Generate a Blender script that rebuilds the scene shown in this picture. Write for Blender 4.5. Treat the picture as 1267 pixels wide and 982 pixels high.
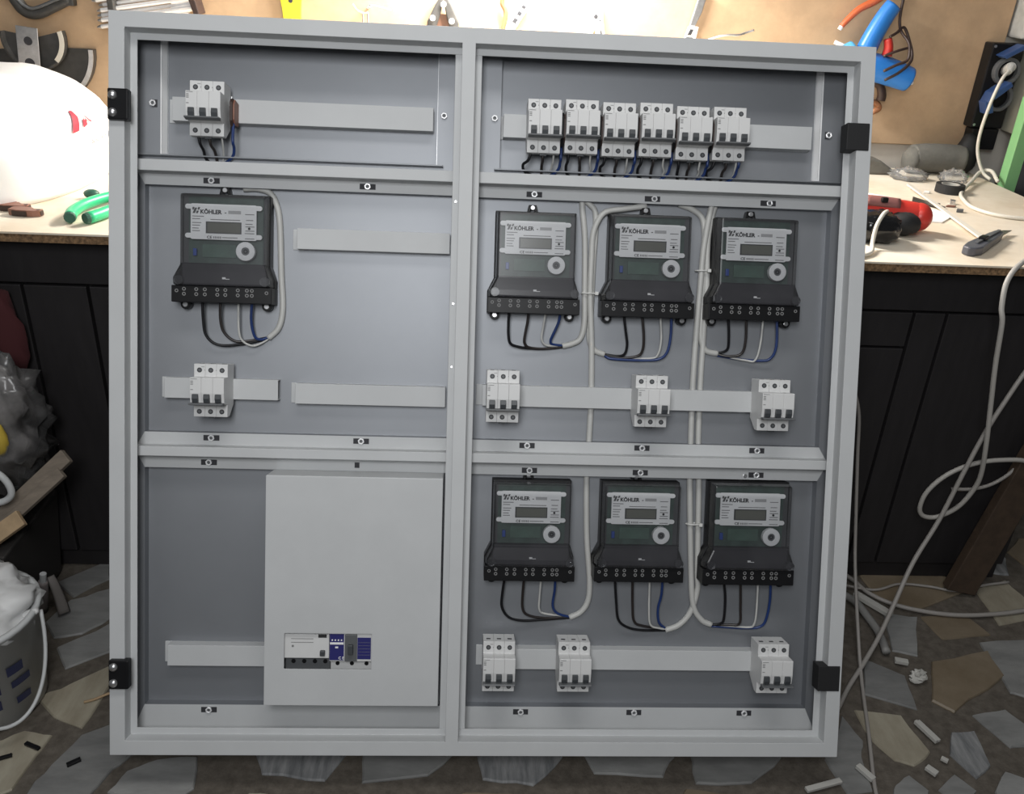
import bpy, bmesh, math, random
from mathutils import Vector, Matrix, noise

# ------------------------------------------------------------------ scene reset
for o in list(bpy.data.objects):
    bpy.data.objects.remove(o, do_unlink=True)
scene = bpy.context.scene
COL = scene.collection
random.seed(7)

# ------------------------------------------------------------------ camera
cam_data = bpy.data.cameras.new('camera')
cam_data.sensor_width = 36.0
cam_data.lens = 30.687
cam_data.clip_start = 0.05
cam = bpy.data.objects.new('camera', cam_data)
COL.objects.link(cam)
_r = ((0.99817, -0.02547, -0.05483), (-0.03735, 0.45331, -0.89057), (0.04754, 0.89099, 0.45153))
cam.matrix_world = Matrix.Translation((-0.0440, -1.2450, 1.2591)) @ Matrix(_r).to_4x4()
scene.camera = cam

# ------------------------------------------------------------------ world, lights, exposure
world = bpy.data.worlds.new('room_air')
scene.world = world
world.use_nodes = True
bg = world.node_tree.nodes['Background']
bg.inputs['Color'].default_value = (0.93, 0.97, 1.0, 1)
bg.inputs['Strength'].default_value = 0.10

def area(name, loc, target, sx, sy, power, color):
    d = bpy.data.lights.new(name, 'AREA')
    d.shape = 'RECTANGLE'; d.size = sx; d.size_y = sy
    d.energy = power; d.color = color
    o = bpy.data.objects.new(name, d); COL.objects.link(o)
    o.location = loc
    o.rotation_euler = (Vector(target) - Vector(loc)).to_track_quat('-Z', 'Y').to_euler()
    return o

area('bench_lamp', (0.05, 0.98, 1.50), (0.0, 0.92, 0.6), 0.62, 0.08, 48.0, (1.0, 0.97, 0.92))
area('ceiling_lamp', (0.0, -0.55, 2.60), (0.0, 0.0, 0.6), 1.3, 0.4, 13.0, (1.0, 0.99, 0.97))
area('front_fill', (-0.20, -1.54, 1.72), (0.05, 0.1, 0.80), 0.46, 0.6, 18.0, (0.97, 0.985, 1.0))  # soft fill added in front of the cabinet; its source is unseen

scene.view_settings.view_transform = 'Standard'
scene.view_settings.look = 'None'
scene.view_settings.exposure = 0.0
scene.view_settings.gamma = 1.0
scene.view_settings.use_curve_mapping = False

# ------------------------------------------------------------------ materials
MATS = {}
def mat(name, col, rough=0.5, metal=0.0, var=0.0, scale=40.0, bump=0.0, bscale=None, col2=None, spec=0.5, coat=0.0, rand=0.0, stretch=None):
    if name in MATS: return MATS[name]
    m = bpy.data.materials.new(name); m.use_nodes = True
    nt = m.node_tree; n = nt.nodes; l = nt.links
    p = n['Principled BSDF']
    p.inputs['Roughness'].default_value = rough
    p.inputs['Metallic'].default_value = metal
    p.inputs['Specular IOR Level'].default_value = spec
    p.inputs['Coat Weight'].default_value = coat
    c4 = (*col, 1)
    p.inputs['Base Color'].default_value = c4
    tc = n.new('ShaderNodeTexCoord')
    mp = n.new('ShaderNodeMapping')
    if stretch: mp.inputs['Scale'].default_value = stretch
    l.new(tc.outputs['Object'], mp.inputs['Vector'])
    last = None
    if var > 0 or col2:
        t = n.new('ShaderNodeTexNoise'); t.inputs['Scale'].default_value = scale
        t.inputs['Detail'].default_value = 6; t.inputs['Roughness'].default_value = 0.65
        l.new(mp.outputs['Vector'], t.inputs['Vector'])
        r = n.new('ShaderNodeValToRGB')
        a = tuple(max(0, c * (1 - var)) for c in col); b = tuple(min(1, c * (1 + var)) for c in col)
        if col2: a, b = col, col2
        r.color_ramp.elements[0].position = 0.35; r.color_ramp.elements[1].position = 0.68
        r.color_ramp.elements[0].color = (*a, 1); r.color_ramp.elements[1].color = (*b, 1)
        l.new(t.outputs['Fac'], r.inputs['Fac'])
        last = r.outputs['Color']
    if rand > 0:
        oi = n.new('ShaderNodeObjectInfo')
        hs = n.new('ShaderNodeHueSaturation')
        mr = n.new('ShaderNodeMapRange')
        mr.inputs['To Min'].default_value = 1 - rand; mr.inputs['To Max'].default_value = 1 + rand
        l.new(oi.outputs['Random'], mr.inputs['Value'])
        l.new(mr.outputs['Result'], hs.inputs['Value'])
        if last: l.new(last, hs.inputs['Color'])
        else: hs.inputs['Color'].default_value = c4
        last = hs.outputs['Color']
    if last: l.new(last, p.inputs['Base Color'])
    if bump > 0:
        t2 = n.new('ShaderNodeTexNoise'); t2.inputs['Scale'].default_value = bscale or scale * 3
        t2.inputs['Detail'].default_value = 4
        l.new(mp.outputs['Vector'], t2.inputs['Vector'])
        bn = n.new('ShaderNodeBump'); bn.inputs['Strength'].default_value = bump; bn.inputs['Distance'].default_value = 0.002
        l.new(t2.outputs['Fac'], bn.inputs['Height']); l.new(bn.outputs['Normal'], p.inputs['Normal'])
    MATS[name] = m
    return m

def clear_mat(name, tint, rough=0.26, cloud=0.0, cloud_col=(0.8, 0.8, 0.8), scale=20):
    m = bpy.data.materials.new(name); m.use_nodes = True
    nt = m.node_tree; n = nt.nodes; l = nt.links
    n.remove(n['Principled BSDF'])
    out = n['Material Output']
    tr = n.new('ShaderNodeBsdfTransparent'); tr.inputs['Color'].default_value = (*tint, 1)
    gl = n.new('ShaderNodeBsdfGlossy'); gl.inputs['Roughness'].default_value = rough
    fr = n.new('ShaderNodeFresnel'); fr.inputs['IOR'].default_value = 1.45
    mx = n.new('ShaderNodeMixShader')
    l.new(fr.outputs['Fac'], mx.inputs['Fac']); l.new(tr.outputs['BSDF'], mx.inputs[1]); l.new(gl.outputs['BSDF'], mx.inputs[2])
    res = mx.outputs['Shader']
    if cloud > 0:
        df = n.new('ShaderNodeBsdfDiffuse'); df.inputs['Color'].default_value = (*cloud_col, 1)
        t = n.new('ShaderNodeTexNoise'); t.inputs['Scale'].default_value = scale; t.inputs['Detail'].default_value = 5
        tc = n.new('ShaderNodeTexCoord'); l.new(tc.outputs['Object'], t.inputs['Vector'])
        mr = n.new('ShaderNodeMapRange'); mr.inputs['From Min'].default_value = 0.3; mr.inputs['From Max'].default_value = 0.75
        mr.inputs['To Min'].default_value = cloud * 0.25; mr.inputs['To Max'].default_value = min(1, cloud * 1.6)
        l.new(t.outputs['Fac'], mr.inputs['Value'])
        m2 = n.new('ShaderNodeMixShader'); l.new(mr.outputs['Result'], m2.inputs['Fac'])
        l.new(res, m2.inputs[1]); l.new(df.outputs['BSDF'], m2.inputs[2]); res = m2.outputs['Shader']
    l.new(res, out.inputs['Surface'])
    MATS[name] = m
    return m

M_PAINT = mat('grey_powder_coat', (0.53, 0.54, 0.545), 0.50, var=0.03, scale=9, bump=0.05, bscale=900, spec=0.3)
M_PLATE = mat('grey_plate_paint', (0.27, 0.281, 0.300), 0.50, metal=0.62, var=0.03, scale=7, bump=0.05, bscale=900)
M_ZINC = mat('bright_zinc', (0.93, 0.93, 0.94), 0.30, metal=0.35, var=0.05, scale=60)
M_GLARE = mat('painted_glare_white', (0.95, 0.95, 0.95), 0.25, spec=0.9)  # white that paints glare onto the upper plate folds
M_STEEL = mat('steel', (0.62, 0.62, 0.63), 0.3, metal=0.9, var=0.12, scale=80)
M_SLOT = mat('dark_slot', (0.03, 0.03, 0.035), 0.7)
M_BLACK = mat('black_plastic', (0.009, 0.009, 0.010), 0.38, var=0.1, spec=0.22)
M_RUBBER = mat('black_rubber', (0.010, 0.010, 0.011), 0.7, bump=0.1, bscale=300)
M_WHITE = mat('breaker_plastic', (0.66, 0.66, 0.655), 0.42, var=0.02)
M_LABEL = mat('nameplate_white', (0.84, 0.84, 0.84), 0.5)
M_TOGGLE = mat('toggle_grey', (0.05, 0.055, 0.06), 0.45)
M_TOGBAR = mat('toggle_bar_grey', (0.11, 0.115, 0.12), 0.45)
M_PRINT = mat('dark_print', (0.02, 0.02, 0.022), 0.6)
M_PRINT2 = mat('grey_print', (0.22, 0.22, 0.22), 0.6)
M_LCD = mat('lcd_glass', (0.15, 0.152, 0.13), 0.25)
M_LCD2 = mat('lcd_frame', (0.055, 0.056, 0.055), 0.4)
M_PCB = mat('green_board', (0.045, 0.075, 0.063), 0.5, var=0.25, scale=60)
M_BLUEP = mat('blue_plastic', (0.02, 0.06, 0.28), 0.4)
M_GREYIN = mat('dark_inner_plastic', (0.030, 0.029, 0.034), 0.5, spec=0.2)
M_COVER = clear_mat('smoked_clear_plastic', (0.87, 0.875, 0.885), cloud=0.11, cloud_col=(0.20, 0.20, 0.215), scale=12)
M_SHEATH = mat('grey_cable_sheath', (0.50, 0.50, 0.48), 0.45, var=0.04)
M_CBLK = mat('black_wire', (0.008, 0.008, 0.010), 0.4, spec=0.3)
M_CBRN = mat('dark_brown_wire', (0.022, 0.017, 0.016), 0.35)
M_CBLU = mat('blue_wire', (0.012, 0.035, 0.14), 0.35)
M_CGRY = mat('pale_grey_wire', (0.52, 0.52, 0.50), 0.4)
M_TIE = mat('white_tie', (0.66, 0.66, 0.64), 0.4)
M_RUST = mat('brown_terminal', (0.24, 0.11, 0.075), 0.5, var=0.2)
M_DKBRN = mat('dark_brown_terminal', (0.04, 0.022, 0.018), 0.5)
M_NAVY = mat('navy_label', (0.02, 0.02, 0.14), 0.45)
M_DGREY = mat('dark_grey_plastic', (0.10, 0.105, 0.11), 0.5)
M_MDF = mat('brown_fibreboard', (0.47, 0.325, 0.20), 0.75, var=0.10, scale=14, bump=0.08, bscale=400)
M_CHIP = mat('chipboard_edge', (0.20, 0.12, 0.06), 0.85, var=0.55, scale=160, bump=0.4, bscale=260)
M_BENCH = mat('worn_board_top', (0.63, 0.53, 0.40), 0.6, col2=(0.82, 0.75, 0.63), scale=4.5, bump=0.05, bscale=90)
M_DARKWOOD = mat('black_brown_laminate', (0.017, 0.015, 0.016), 0.55, var=0.15, scale=12, stretch=(6, 6, 1))
M_PLASTER = mat('pale_plaster', (0.62, 0.58, 0.52), 0.85, var=0.06, scale=10, bump=0.15)
M_CONC = mat('grey_concrete', (0.42, 0.42, 0.40), 0.9, var=0.15, scale=25, bump=0.2)
M_MORTAR = mat('grey_brown_mortar', (0.075, 0.063, 0.050), 0.9, col2=(0.13, 0.112, 0.092), scale=55, bump=0.6, bscale=180)
M_ST = [mat('stone_grey', (0.18, 0.18, 0.176), 0.5, col2=(0.27, 0.27, 0.262), scale=9, rand=0.18, bump=0.06, bscale=60, stretch=(1, 3, 1)),
        mat('stone_beige', (0.25, 0.22, 0.165), 0.5, col2=(0.35, 0.32, 0.25), scale=9, rand=0.15, bump=0.06, bscale=60, stretch=(3, 1, 1)),
        mat('stone_brown', (0.15, 0.115, 0.075), 0.5, col2=(0.21, 0.17, 0.12), scale=10, rand=0.15, bump=0.06, bscale=60),
        mat('stone_streaked', (0.12, 0.125, 0.13), 0.5, col2=(0.30, 0.30, 0.30), scale=16, rand=0.1, bump=0.06, bscale=60, stretch=(4, 0.6, 1))]
M_SACK = mat('white_sack', (0.86, 0.86, 0.85), 0.5, bump=0.3, bscale=14)
M_RED = mat('red_plastic', (0.52, 0.035, 0.025), 0.35)
M_REDINK = mat('red_ink', (0.30, 0.012, 0.035), 0.6)
M_FAINT = mat('faint_grey_ink', (0.30, 0.30, 0.31), 0.6)
M_GREEN = mat('green_grip', (0.03, 0.50, 0.22), 0.4)
M_DKGRN = mat('dark_grip_end', (0.02, 0.09, 0.06), 0.5)
M_CYAN = mat('blue_tool_plastic', (0.03, 0.20, 0.62), 0.35)
M_YEL = mat('yellow_paint', (0.72, 0.66, 0.03), 0.45)
M_ORG = mat('orange_grip', (0.55, 0.12, 0.04), 0.4)
M_FOAM = mat('grey_foam', (0.13, 0.125, 0.11), 0.9, var=0.15, scale=30, bump=0.2)
M_PAPER = mat('white_paper', (0.85, 0.85, 0.83), 0.7)
M_WCABLE = mat('white_cable', (0.66, 0.62, 0.54), 0.45)
M_GCABLE = mat('shade_grey_cable', (0.30, 0.28, 0.26), 0.5)  # cable colour with the shade below the bench put in
M_CARD = mat('cardboard', (0.38, 0.27, 0.16), 0.85, var=0.12)
M_WOOD = mat('dusty_wood', (0.20, 0.165, 0.13), 0.8, var=0.2, scale=20, stretch=(1, 6, 1))
M_DRED = mat('dark_red_cloth', (0.05, 0.008, 0.010), 0.9)
M_BUCKET = mat('bucket_white', (0.52, 0.53, 0.53), 0.45)
M_GRSTEEL = mat('green_steel', (0.22, 0.46, 0.20), 0.5)
M_BEIGE = mat('beige_metal', (0.46, 0.45, 0.37), 0.5, var=0.05)
M_GUARD = mat('dark_guard', (0.055, 0.053, 0.050), 0.5, var=0.2, scale=50)
M_COPPER = mat('copper_brown', (0.30, 0.13, 0.06), 0.45)
M_BAG = clear_mat('clear_film', (0.95, 0.95, 0.95), rough=0.22, cloud=0.14, cloud_col=(0.42, 0.41, 0.41), scale=16)
M_FILM = clear_mat('crumpled_clear_film', (0.96, 0.96, 0.96), rough=0.15, cloud=0.16, cloud_col=(0.85, 0.85, 0.84), scale=30)

# ------------------------------------------------------------------ mesh helpers
class MB:
    def __init__(s): s.v = []; s.f = []
    def add(s, vs, fs):
        b = len(s.v); s.v += [tuple(v) for v in vs]; s.f += [tuple(b + i for i in f) for f in fs]; return s
    def box(s, x0, x1, y0, y1, z0, z1):
        return s.add([(x0,y0,z0),(x1,y0,z0),(x1,y1,z0),(x0,y1,z0),(x0,y0,z1),(x1,y0,z1),(x1,y1,z1),(x0,y1,z1)],
                     [(0,3,2,1),(4,5,6,7),(0,1,5,4),(1,2,6,5),(2,3,7,6),(3,0,4,7)])
    def prism(s, poly, a, b, axis):
        # poly is a 2-D outline; axis 'x': (y,z), 'y': (x,z), 'z': (x,y)
        def P(p, t):
            return {'x': (t, p[0], p[1]), 'y': (p[0], t, p[1]), 'z': (p[0], p[1], t)}[axis]
        n = len(poly)
        vs = [P(p, a) for p in poly] + [P(p, b) for p in poly]
        fs = [tuple(range(n)), tuple(range(2*n-1, n-1, -1))] + [(i, i+n, (i+1) % n + n, (i+1) % n) for i in range(n)]
        return s.add(vs, fs)
    def cyl(s, p0, p1, r0, r1=None, n=16):
        r1 = r0 if r1 is None else r1
        p0 = Vector(p0); p1 = Vector(p1); d = (p1 - p0).normalized()
        u = d.orthogonal().normalized(); w = d.cross(u)
        vs = []
        for p, r in ((p0, r0), (p1, r1)):
            for i in range(n):
                a = 2*math.pi*i/n; vs.append(p + u*math.cos(a)*r + w*math.sin(a)*r)
        return s.add(vs, [tuple(range(n-1, -1, -1)), tuple(range(n, 2*n))] + [(i, (i+1) % n, (i+1) % n + n, i+n) for i in range(n)])
    def ring(s, c, axis, ro, ri, h, n=24):
        c = Vector(c); d = Vector(axis).normalized(); u = d.orthogonal().normalized(); w = d.cross(u)
        vs = []
        for r, t in ((ro, 0), (ro, h), (ri, h), (ri, 0)):
            for i in range(n):
                a = 2*math.pi*i/n; vs.append(c + d*t + u*math.cos(a)*r + w*math.sin(a)*r)
        fs = []
        for k in range(4):
            for i in range(n):
                fs.append((k*n+i, k*n+(i+1) % n, ((k+1) % 4)*n+(i+1) % n, ((k+1) % 4)*n+i))
        return s.add(vs, fs)
    def lathe(s, prof, c=(0,0,0), n=28, a0=0.0, a1=2*math.pi):
        full = abs(a1-a0-2*math.pi) < 1e-6; m = n if full else n+1
        vs = []
        for r, z in prof:
            for i in range(m):
                a = a0+(a1-a0)*i/n; vs.append((c[0]+r*math.cos(a), c[1]+r*math.sin(a), c[2]+z))
        fs = []
        for k in range(len(prof)-1):
            for i in range(n):
                j = (i+1) % m; fs.append((k*m+i, k*m+j, (k+1)*m+j, (k+1)*m+i))
        return s.add(vs, fs)
    def tube(s, pts, r, n=8, sub=6, flat=None):
        pts = [Vector(p) for p in pts]
        P = []
        if len(pts) > 2:
            e = [pts[0]*2-pts[1]] + pts + [pts[-1]*2-pts[-2]]
            for i in range(1, len(e)-2):
                p0, p1, p2, p3 = e[i-1:i+3]
                for k in range(sub):
                    t = k/sub
                    P.append(0.5*((2*p1)+(p2-p0)*t+(2*p0-5*p1+4*p2-p3)*t*t+(3*p1-p0-3*p2+p3)*t**3))
            P.append(pts[-1])
        else: P = pts
        vs = []; u = None
        for i, p in enumerate(P):
            d = (P[min(i+1, len(P)-1)] - P[max(i-1, 0)]).normalized()
            if u is None: u = d.orthogonal().normalized()
            u = (u - d*u.dot(d)).normalized(); w = d.cross(u)
            rr = r[0]+(r[1]-r[0])*i/(len(P)-1) if isinstance(r, tuple) else r
            for k in range(n):
                a = 2*math.pi*k/n; vs.append(p+u*math.cos(a)*rr+w*math.sin(a)*rr*(flat or 1))
        m = len(P)
        fs = [(i*n+k, i*n+(k+1) % n, (i+1)*n+(k+1) % n, (i+1)*n+k) for i in range(m-1) for k in range(n)]
        fs += [tuple(range(n-1, -1, -1)), tuple(range((m-1)*n, m*n))]
        return s.add(vs, fs)
    def blob(s, c, r, nu=28, nv=18, amp=0.1, freq=6.0, seed=0, flatz=None, power=1.0):
        vs = []
        def pt(th, ph):
            d = Vector((math.cos(th)*math.sin(ph), math.sin(th)*math.sin(ph), math.cos(ph)))
            if power != 1.0: d = Vector(tuple(math.copysign(abs(x)**power, x) for x in d))
            k = 1+amp*noise.noise(d*freq+Vector((seed*3.1, seed*1.7, seed)))+amp*0.5*noise.noise(d*freq*2.3+Vector((seed, 5, 2)))
            q = Vector((c[0]+d.x*r[0]*k, c[1]+d.y*r[1]*k, c[2]+d.z*r[2]*k))
            if flatz is not None and q.z < flatz: q.z = flatz
            return q
        vs.append(pt(0, 0))
        for j in range(1, nv):
            for i in range(nu): vs.append(pt(2*math.pi*i/nu, math.pi*j/nv))
        vs.append(pt(0, math.pi))
        fs = [(0, 1+i, 1+(i+1) % nu) for i in range(nu)]
        for j in range(nv-2):
            for i in range(nu):
                a = 1+j*nu+i; b = 1+j*nu+(i+1) % nu; fs.append((a, a+nu, b+nu, b))
        L = len(vs)-1; o = 1+(nv-2)*nu
        fs += [(o+i, L, o+(i+1) % nu) for i in range(nu)]
        return s.add(vs, fs)
    def mesh(s, name, m, smooth=False):
        me = bpy.data.meshes.new(name); me.from_pydata(s.v, [], s.f); me.materials.append(m)
        bm = bmesh.new(); bm.from_mesh(me); bmesh.ops.recalc_face_normals(bm, faces=bm.faces); bm.to_mesh(me); bm.free()
        if smooth:
            for p in me.polygons: p.use_smooth = True
        return me
    def build(s, name, m, parent=None, smooth=False, bevel=0.0, seg=2, solid=0.0, label=None):
        return link(name, s.mesh(name, m, smooth), parent, bevel, seg, solid, label)

def link(name, me, parent=None, bevel=0.0, seg=2, solid=0.0, label=None):
    o = bpy.data.objects.new(name, me); COL.objects.link(o)
    if parent: o.parent = parent
    if solid:
        md = o.modifiers.new('thickness', 'SOLIDIFY'); md.thickness = solid; md.offset = -1
    if bevel:
        md = o.modifiers.new('soft_edge', 'BEVEL'); md.width = bevel; md.segments = seg
        md.limit_method = 'ANGLE'; md.angle_limit = math.radians(35)
    if label: o['label'] = label
    return o

def tag(o, label, cat, group=None):
    o['label'] = label; o['category'] = cat
    if group: o['group'] = group
    return o
def thing(name, label, cat, loc=(0,0,0), rot=(0,0,0), group=None):
    o = bpy.data.objects.new(name, None); COL.objects.link(o)
    o.empty_display_size = 0.05; o.location = loc; o.rotation_euler = rot
    return tag(o, label, cat, group)
def struct(o): o['kind'] = 'structure'; return o
def copy_tree(o, parent=None):
    c = o.copy(); COL.objects.link(c)
    if parent: c.parent = parent
    for ch in list(o.children): copy_tree(ch, c)
    return c

def text_mesh(body, size, m, bold=0.0, align='LEFT', depth=0.0003):
    cu = bpy.data.curves.new('lettering', 'FONT'); cu.body = body; cu.size = size
    cu.extrude = depth; cu.offset = bold; cu.align_x = align; cu.resolution_u = 3
    o = bpy.data.objects.new('lettering_tmp', cu); COL.objects.link(o)
    dg = bpy.context.evaluated_depsgraph_get(); dg.update()
    me = bpy.data.meshes.new_from_object(o.evaluated_get(dg))
    bpy.data.objects.remove(o, do_unlink=True)
    me.transform(Matrix.Rotation(math.pi/2, 4, 'X'))
    me.materials.clear(); me.materials.append(m)
    return me
def put_text(name, me, loc, parent, scale_x=1.0, label=None):
    o = bpy.data.objects.new(name, me); COL.objects.link(o); o.parent = parent
    o.location = loc; o.scale = (scale_x, 1, 1)
    if label: o['label'] = label
    return o

# ================================================================== THE SETTING
# ---- floor of broken marble slabs set in mortar
STONES = [[(0.795,0.088),(0.86,0.041),(0.845,-0.047),(0.755,-0.008)],[(0.72,-0.048),(0.806,-0.061),(0.823,-0.147),(0.779,-0.178),(0.748,-0.166),(0.725,-0.122)],[(0.935,0.082),(1.074,0.116),(1.07,0.044),(0.915,-0.054),(0.884,-0.025)],[(1.069,0.142),(1.187,0.152),(1.088,-0.016),(1.056,-0.002)],[(0.948,-0.06),(1.02,-0.046),(1.041,-0.087),(1.014,-0.134),(0.98,-0.137)],[(0.885,-0.102),(0.931,-0.098),(0.92,-0.178),(0.88,-0.205),(0.857,-0.153)],[(0.69,-0.062),(0.707,-0.122),(0.689,-0.16),(0.68,-0.231),(0.633,-0.237),(0.62,-0.163)],[(0.725,-0.22),(0.759,-0.199),(0.78,-0.231),(0.749,-0.265),(0.707,-0.248)],[(0.799,-0.228),(0.843,-0.196),(0.866,-0.231),(0.825,-0.27)],[(0.899,-0.231),(0.94,-0.19),(0.976,-0.208),(0.939,-0.271),(0.89,-0.271)],[(0.896,0.228),(0.969,0.22),(0.913,0.098),(0.865,0.113)],[(0.976,0.22),(1.082,0.226),(1.106,0.164),(0.992,0.149)],[(1.15,0.319),(1.242,0.352),(1.258,0.272),(1.224,0.215),(1.142,0.195)],[(0.894,0.365),(1.074,0.401),(1.134,0.314),(0.971,0.238),(0.903,0.275)],[(-0.887,0.171),(-0.865,0.241),(-0.797,0.279),(-0.752,0.234),(-0.76,0.194),(-0.801,0.139),(-0.851,0.126)],[(-0.834,0.098),(-0.757,0.169),(-0.725,0.19),(-0.694,0.116),(-0.795,0.042)],[(-0.815,-0.033),(-0.769,0.002),(-0.688,0.069),(-0.696,-0.004),(-0.707,-0.101),(-0.767,-0.076)],[(-0.742,-0.241),(-0.727,-0.183),(-0.701,-0.117),(-0.657,-0.091),(-0.621,-0.097),(-0.597,-0.153),(-0.622,-0.188),(-0.633,-0.222),(-0.643,-0.254)],[(-0.851,-0.136),(-0.802,-0.108),(-0.752,-0.117),(-0.76,-0.159),(-0.769,-0.23),(-0.796,-0.249)],[(-0.916,0.295),(-0.833,0.376),(-0.809,0.312),(-0.862,0.25)],[(-0.614,-0.235),(-0.597,-0.194),(-0.553,-0.17),(-0.488,-0.164),(-0.476,-0.227),(-0.522,-0.27)]]
KIND = [0,1,2,0,0,3,0,0,0,0,0,2,1,2, 0,0,1,0,1,0,0]
floor = struct(MB().box(-4.0, 4.0, -5.0, 1.2, -0.12, -0.005).build('floor', M_MORTAR))
def inside(p, poly):
    c = False; n = len(poly)
    for i in range(n):
        (x0, y0), (x1, y1) = poly[i], poly[(i+1) % n]
        if (y0 > p[1]) != (y1 > p[1]) and p[0] < (x1-x0)*(p[1]-y0)/(y1-y0)+x0: c = not c
    return c
def stone(poly, k, h=0.0):
    # roughened outline, chamfered top edge
    cx = sum(p[0] for p in poly)/len(poly); cy = sum(p[1] for p in poly)/len(poly)
    out = []
    for i, p in enumerate(poly):
        q = poly[(i+1) % len(poly)]
        for t in (0.0, 0.36, 0.7):
            x = p[0]+(q[0]-p[0])*t; y = p[1]+(q[1]-p[1])*t
            e = noise.noise(Vector((x*38, y*38, k)))*0.006 if t else 0
            out.append((x+e, y-e))
    b = MB(); n = len(out)
    top = [(cx+(x-cx)*0.965, cy+(y-cy)*0.965, h) for x, y in out]
    mid = [(x, y, h-0.003) for x, y in out]
    bot = [(x, y, -0.012) for x, y in out]
    b.add(top+mid+bot, [tuple(range(n))]+[(i+n, (i+1) % n+n, (i+1) % n, i) for i in range(n)]+[(i+2*n, (i+1) % n+2*n, (i+1) % n+n, i+n) for i in range(n)])
    return b.build('stone', M_ST[k], floor)
for poly, k in zip(STONES, KIND): stone(poly, k, random.uniform(-0.001, 0.001))
rs = random.Random(3)
gx, gy = 0.19, 0.15
for i in range(-8, 10):
    for j in range(-7, 5):
        x = i*gx+(0.07 if j % 2 else 0); y = j*gy
        sk = rs.uniform(-0.04, 0.04)
        poly = []
        for a in range(6):
            th = a*math.pi/3+rs.uniform(-0.3, 0.3)
            poly.append((x+math.cos(th)*gx*0.47*rs.uniform(0.85, 1.1)+sk*math.sin(th), y+math.sin(th)*gy*0.50*rs.uniform(0.8, 1.1)))
        k = rs.choice([0, 0, 0, 1, 2, 3])
        if y > 0.42 and not (0.72 < x < 1.5): continue
        pts = poly+[((p[0]+x)/2, (p[1]+y)/2) for p in poly]+[(x, y)]
        hit = any(inside(p, s) for p in pts for s in STONES) or any(inside(p, poly) for s in STONES for p in s)
        if hit: continue
        stone(poly, k, rs.uniform(-0.001, 0.001))

# ---- wall behind the bench with its fibreboard panel
wall = struct(MB().box(-4.0, 4.0, 1.18, 1.30, -0.1, 2.8).build('wall_back', M_PLASTER))
MB().box(-2.1, 1.345, 1.16, 1.18, 0.846, 2.45).build('fibreboard_panel', M_MDF, wall, bevel=0.002)
pil = struct(MB().box(1.352, 2.3, 1.10, 1.19, 1.128, 2.5).build('trim_1', M_CONC, bevel=0.006))

# ---- workbench
bench = thing('workbench', 'long workbench with a worn chipboard top on a black cupboard base', 'workbench', (0, 0.7, 0))
def B(b, name, m, **k):   # bench part given in world coordinates
    o = b.build(name, m, bench, **k); o.location = (0, -0.7, 0); return o
bt = MB(); n = 60
# board top with a slightly ragged front edge
edge = [(-1.9+3.235*i/n, 0.290+0.0025*noise.noise(Vector((i*0.9, 0, 0)))) for i in range(n+1)]
bt.prism(edge+[(1.335, 1.158), (-1.9, 1.158)], 0.7785, 0.782, 'z')
B(bt, 'worktop', M_BENCH)
B(MB().box(-1.899, 1.334, 0.2925, 1.157, 0.763, 0.7785), 'board_core', M_CHIP)
B(MB().box(-1.85, 1.215, 0.36, 1.12, 0.0, 0.763), 'carcass', M_DARKWOOD)
B(MB().box(-1.85, 1.215, 0.343, 0.36, 0.668, 0.763), 'apron', M_DARKWOOD, bevel=0.002)
for x0, x1, z0, z1 in ((-1.85, -1.30, .05, .663), (-1.294, -0.882, .05, .663), (-0.876, -0.761, .05, .663), (-0.755, -0.25, .05, .663),
                       (-0.244, 0.26, .05, .663), (0.266, 0.842, .05, .585), (0.266, 0.842, .590, .663), (0.848, 0.909, .05, .663), (0.915, 1.215, .05, .663)):
    B(MB().box(x0, x1, 0.344, 0.36, z0, z1), 'cupboard_panel', M_DARKWOOD, bevel=0.0015)

# ================================================================== METER CABINET
TH = math.radians(23.0)
CAB = Matrix.Translation((0, -0.2286, 0.0781)) @ Matrix.Rotation(-TH, 4, 'X')
CROT = (-TH, 0, 0)
def at(x, y, z): return CAB @ Vector((x, y, z))
CW, CH, CD = 0.6, 1.170, 0.20
cab = thing('meter_cabinet', 'open grey steel meter cabinet leaning back against the workbench', 'cabinet', at(0, 0, 0), CROT)

prof = [(0,CD),(0,0),(.024,0),(.024,.025),(.0345,.025),(.0345,.0265),(.0225,.0265),(.0225,.0015),(.0015,.0015),(.0015,CD)]
b = MB(); vs = []; npf = len(prof)
for cx, cz in ((-1, -1), (1, -1), (1, 1), (-1, 1)):
    for d, w in prof:
        vs.append((cx*(CW-d), w, (d if cz < 0 else CH-d)))
fs = []
for c in range(4):
    for i in range(npf):
        j = (i+1) % npf; c2 = (c+1) % 4
        fs.append((c*npf+i, c2*npf+i, c2*npf+j, c*npf+j))
b.add(vs, fs); b.build('body', M_PAINT, cab, bevel=0.0012, seg=2)
MB().box(-CW+.002, CW-.002, CD-.002, CD, .002, CH-.002).build('back_panel', M_PAINT, cab)
# centre mullion, a hat profile
mp = [(-.0712,.025),(-.0605,.025),(-.0605,0),(-.0395,0),(-.0395,.025),(-.0287,.025),(-.0287,.0265),(-.041,.0265),(-.041,.0015),(-.059,.0015),(-.059,.0265),(-.0712,.0265)]
b = MB().prism(mp, .0345, 1.1355, 'z'); b.box(-.0605, -.0395, 0.0, .0015, .0225, .036).box(-.0605, -.0395, 0.0, .0015, 1.134, 1.1475)
b.build('mullion', M_PAINT, cab, bevel=0.0010)
for x0, x1 in ((-.580, -.052), (-.048, .580)):
    for z0, z1 in ((.9395, .9575), (.4810, .4970)):
        MB().box(x0, x1, .045, .075, z0, z1).build('crossbar', M_PAINT, cab, bevel=0.001)

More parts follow.
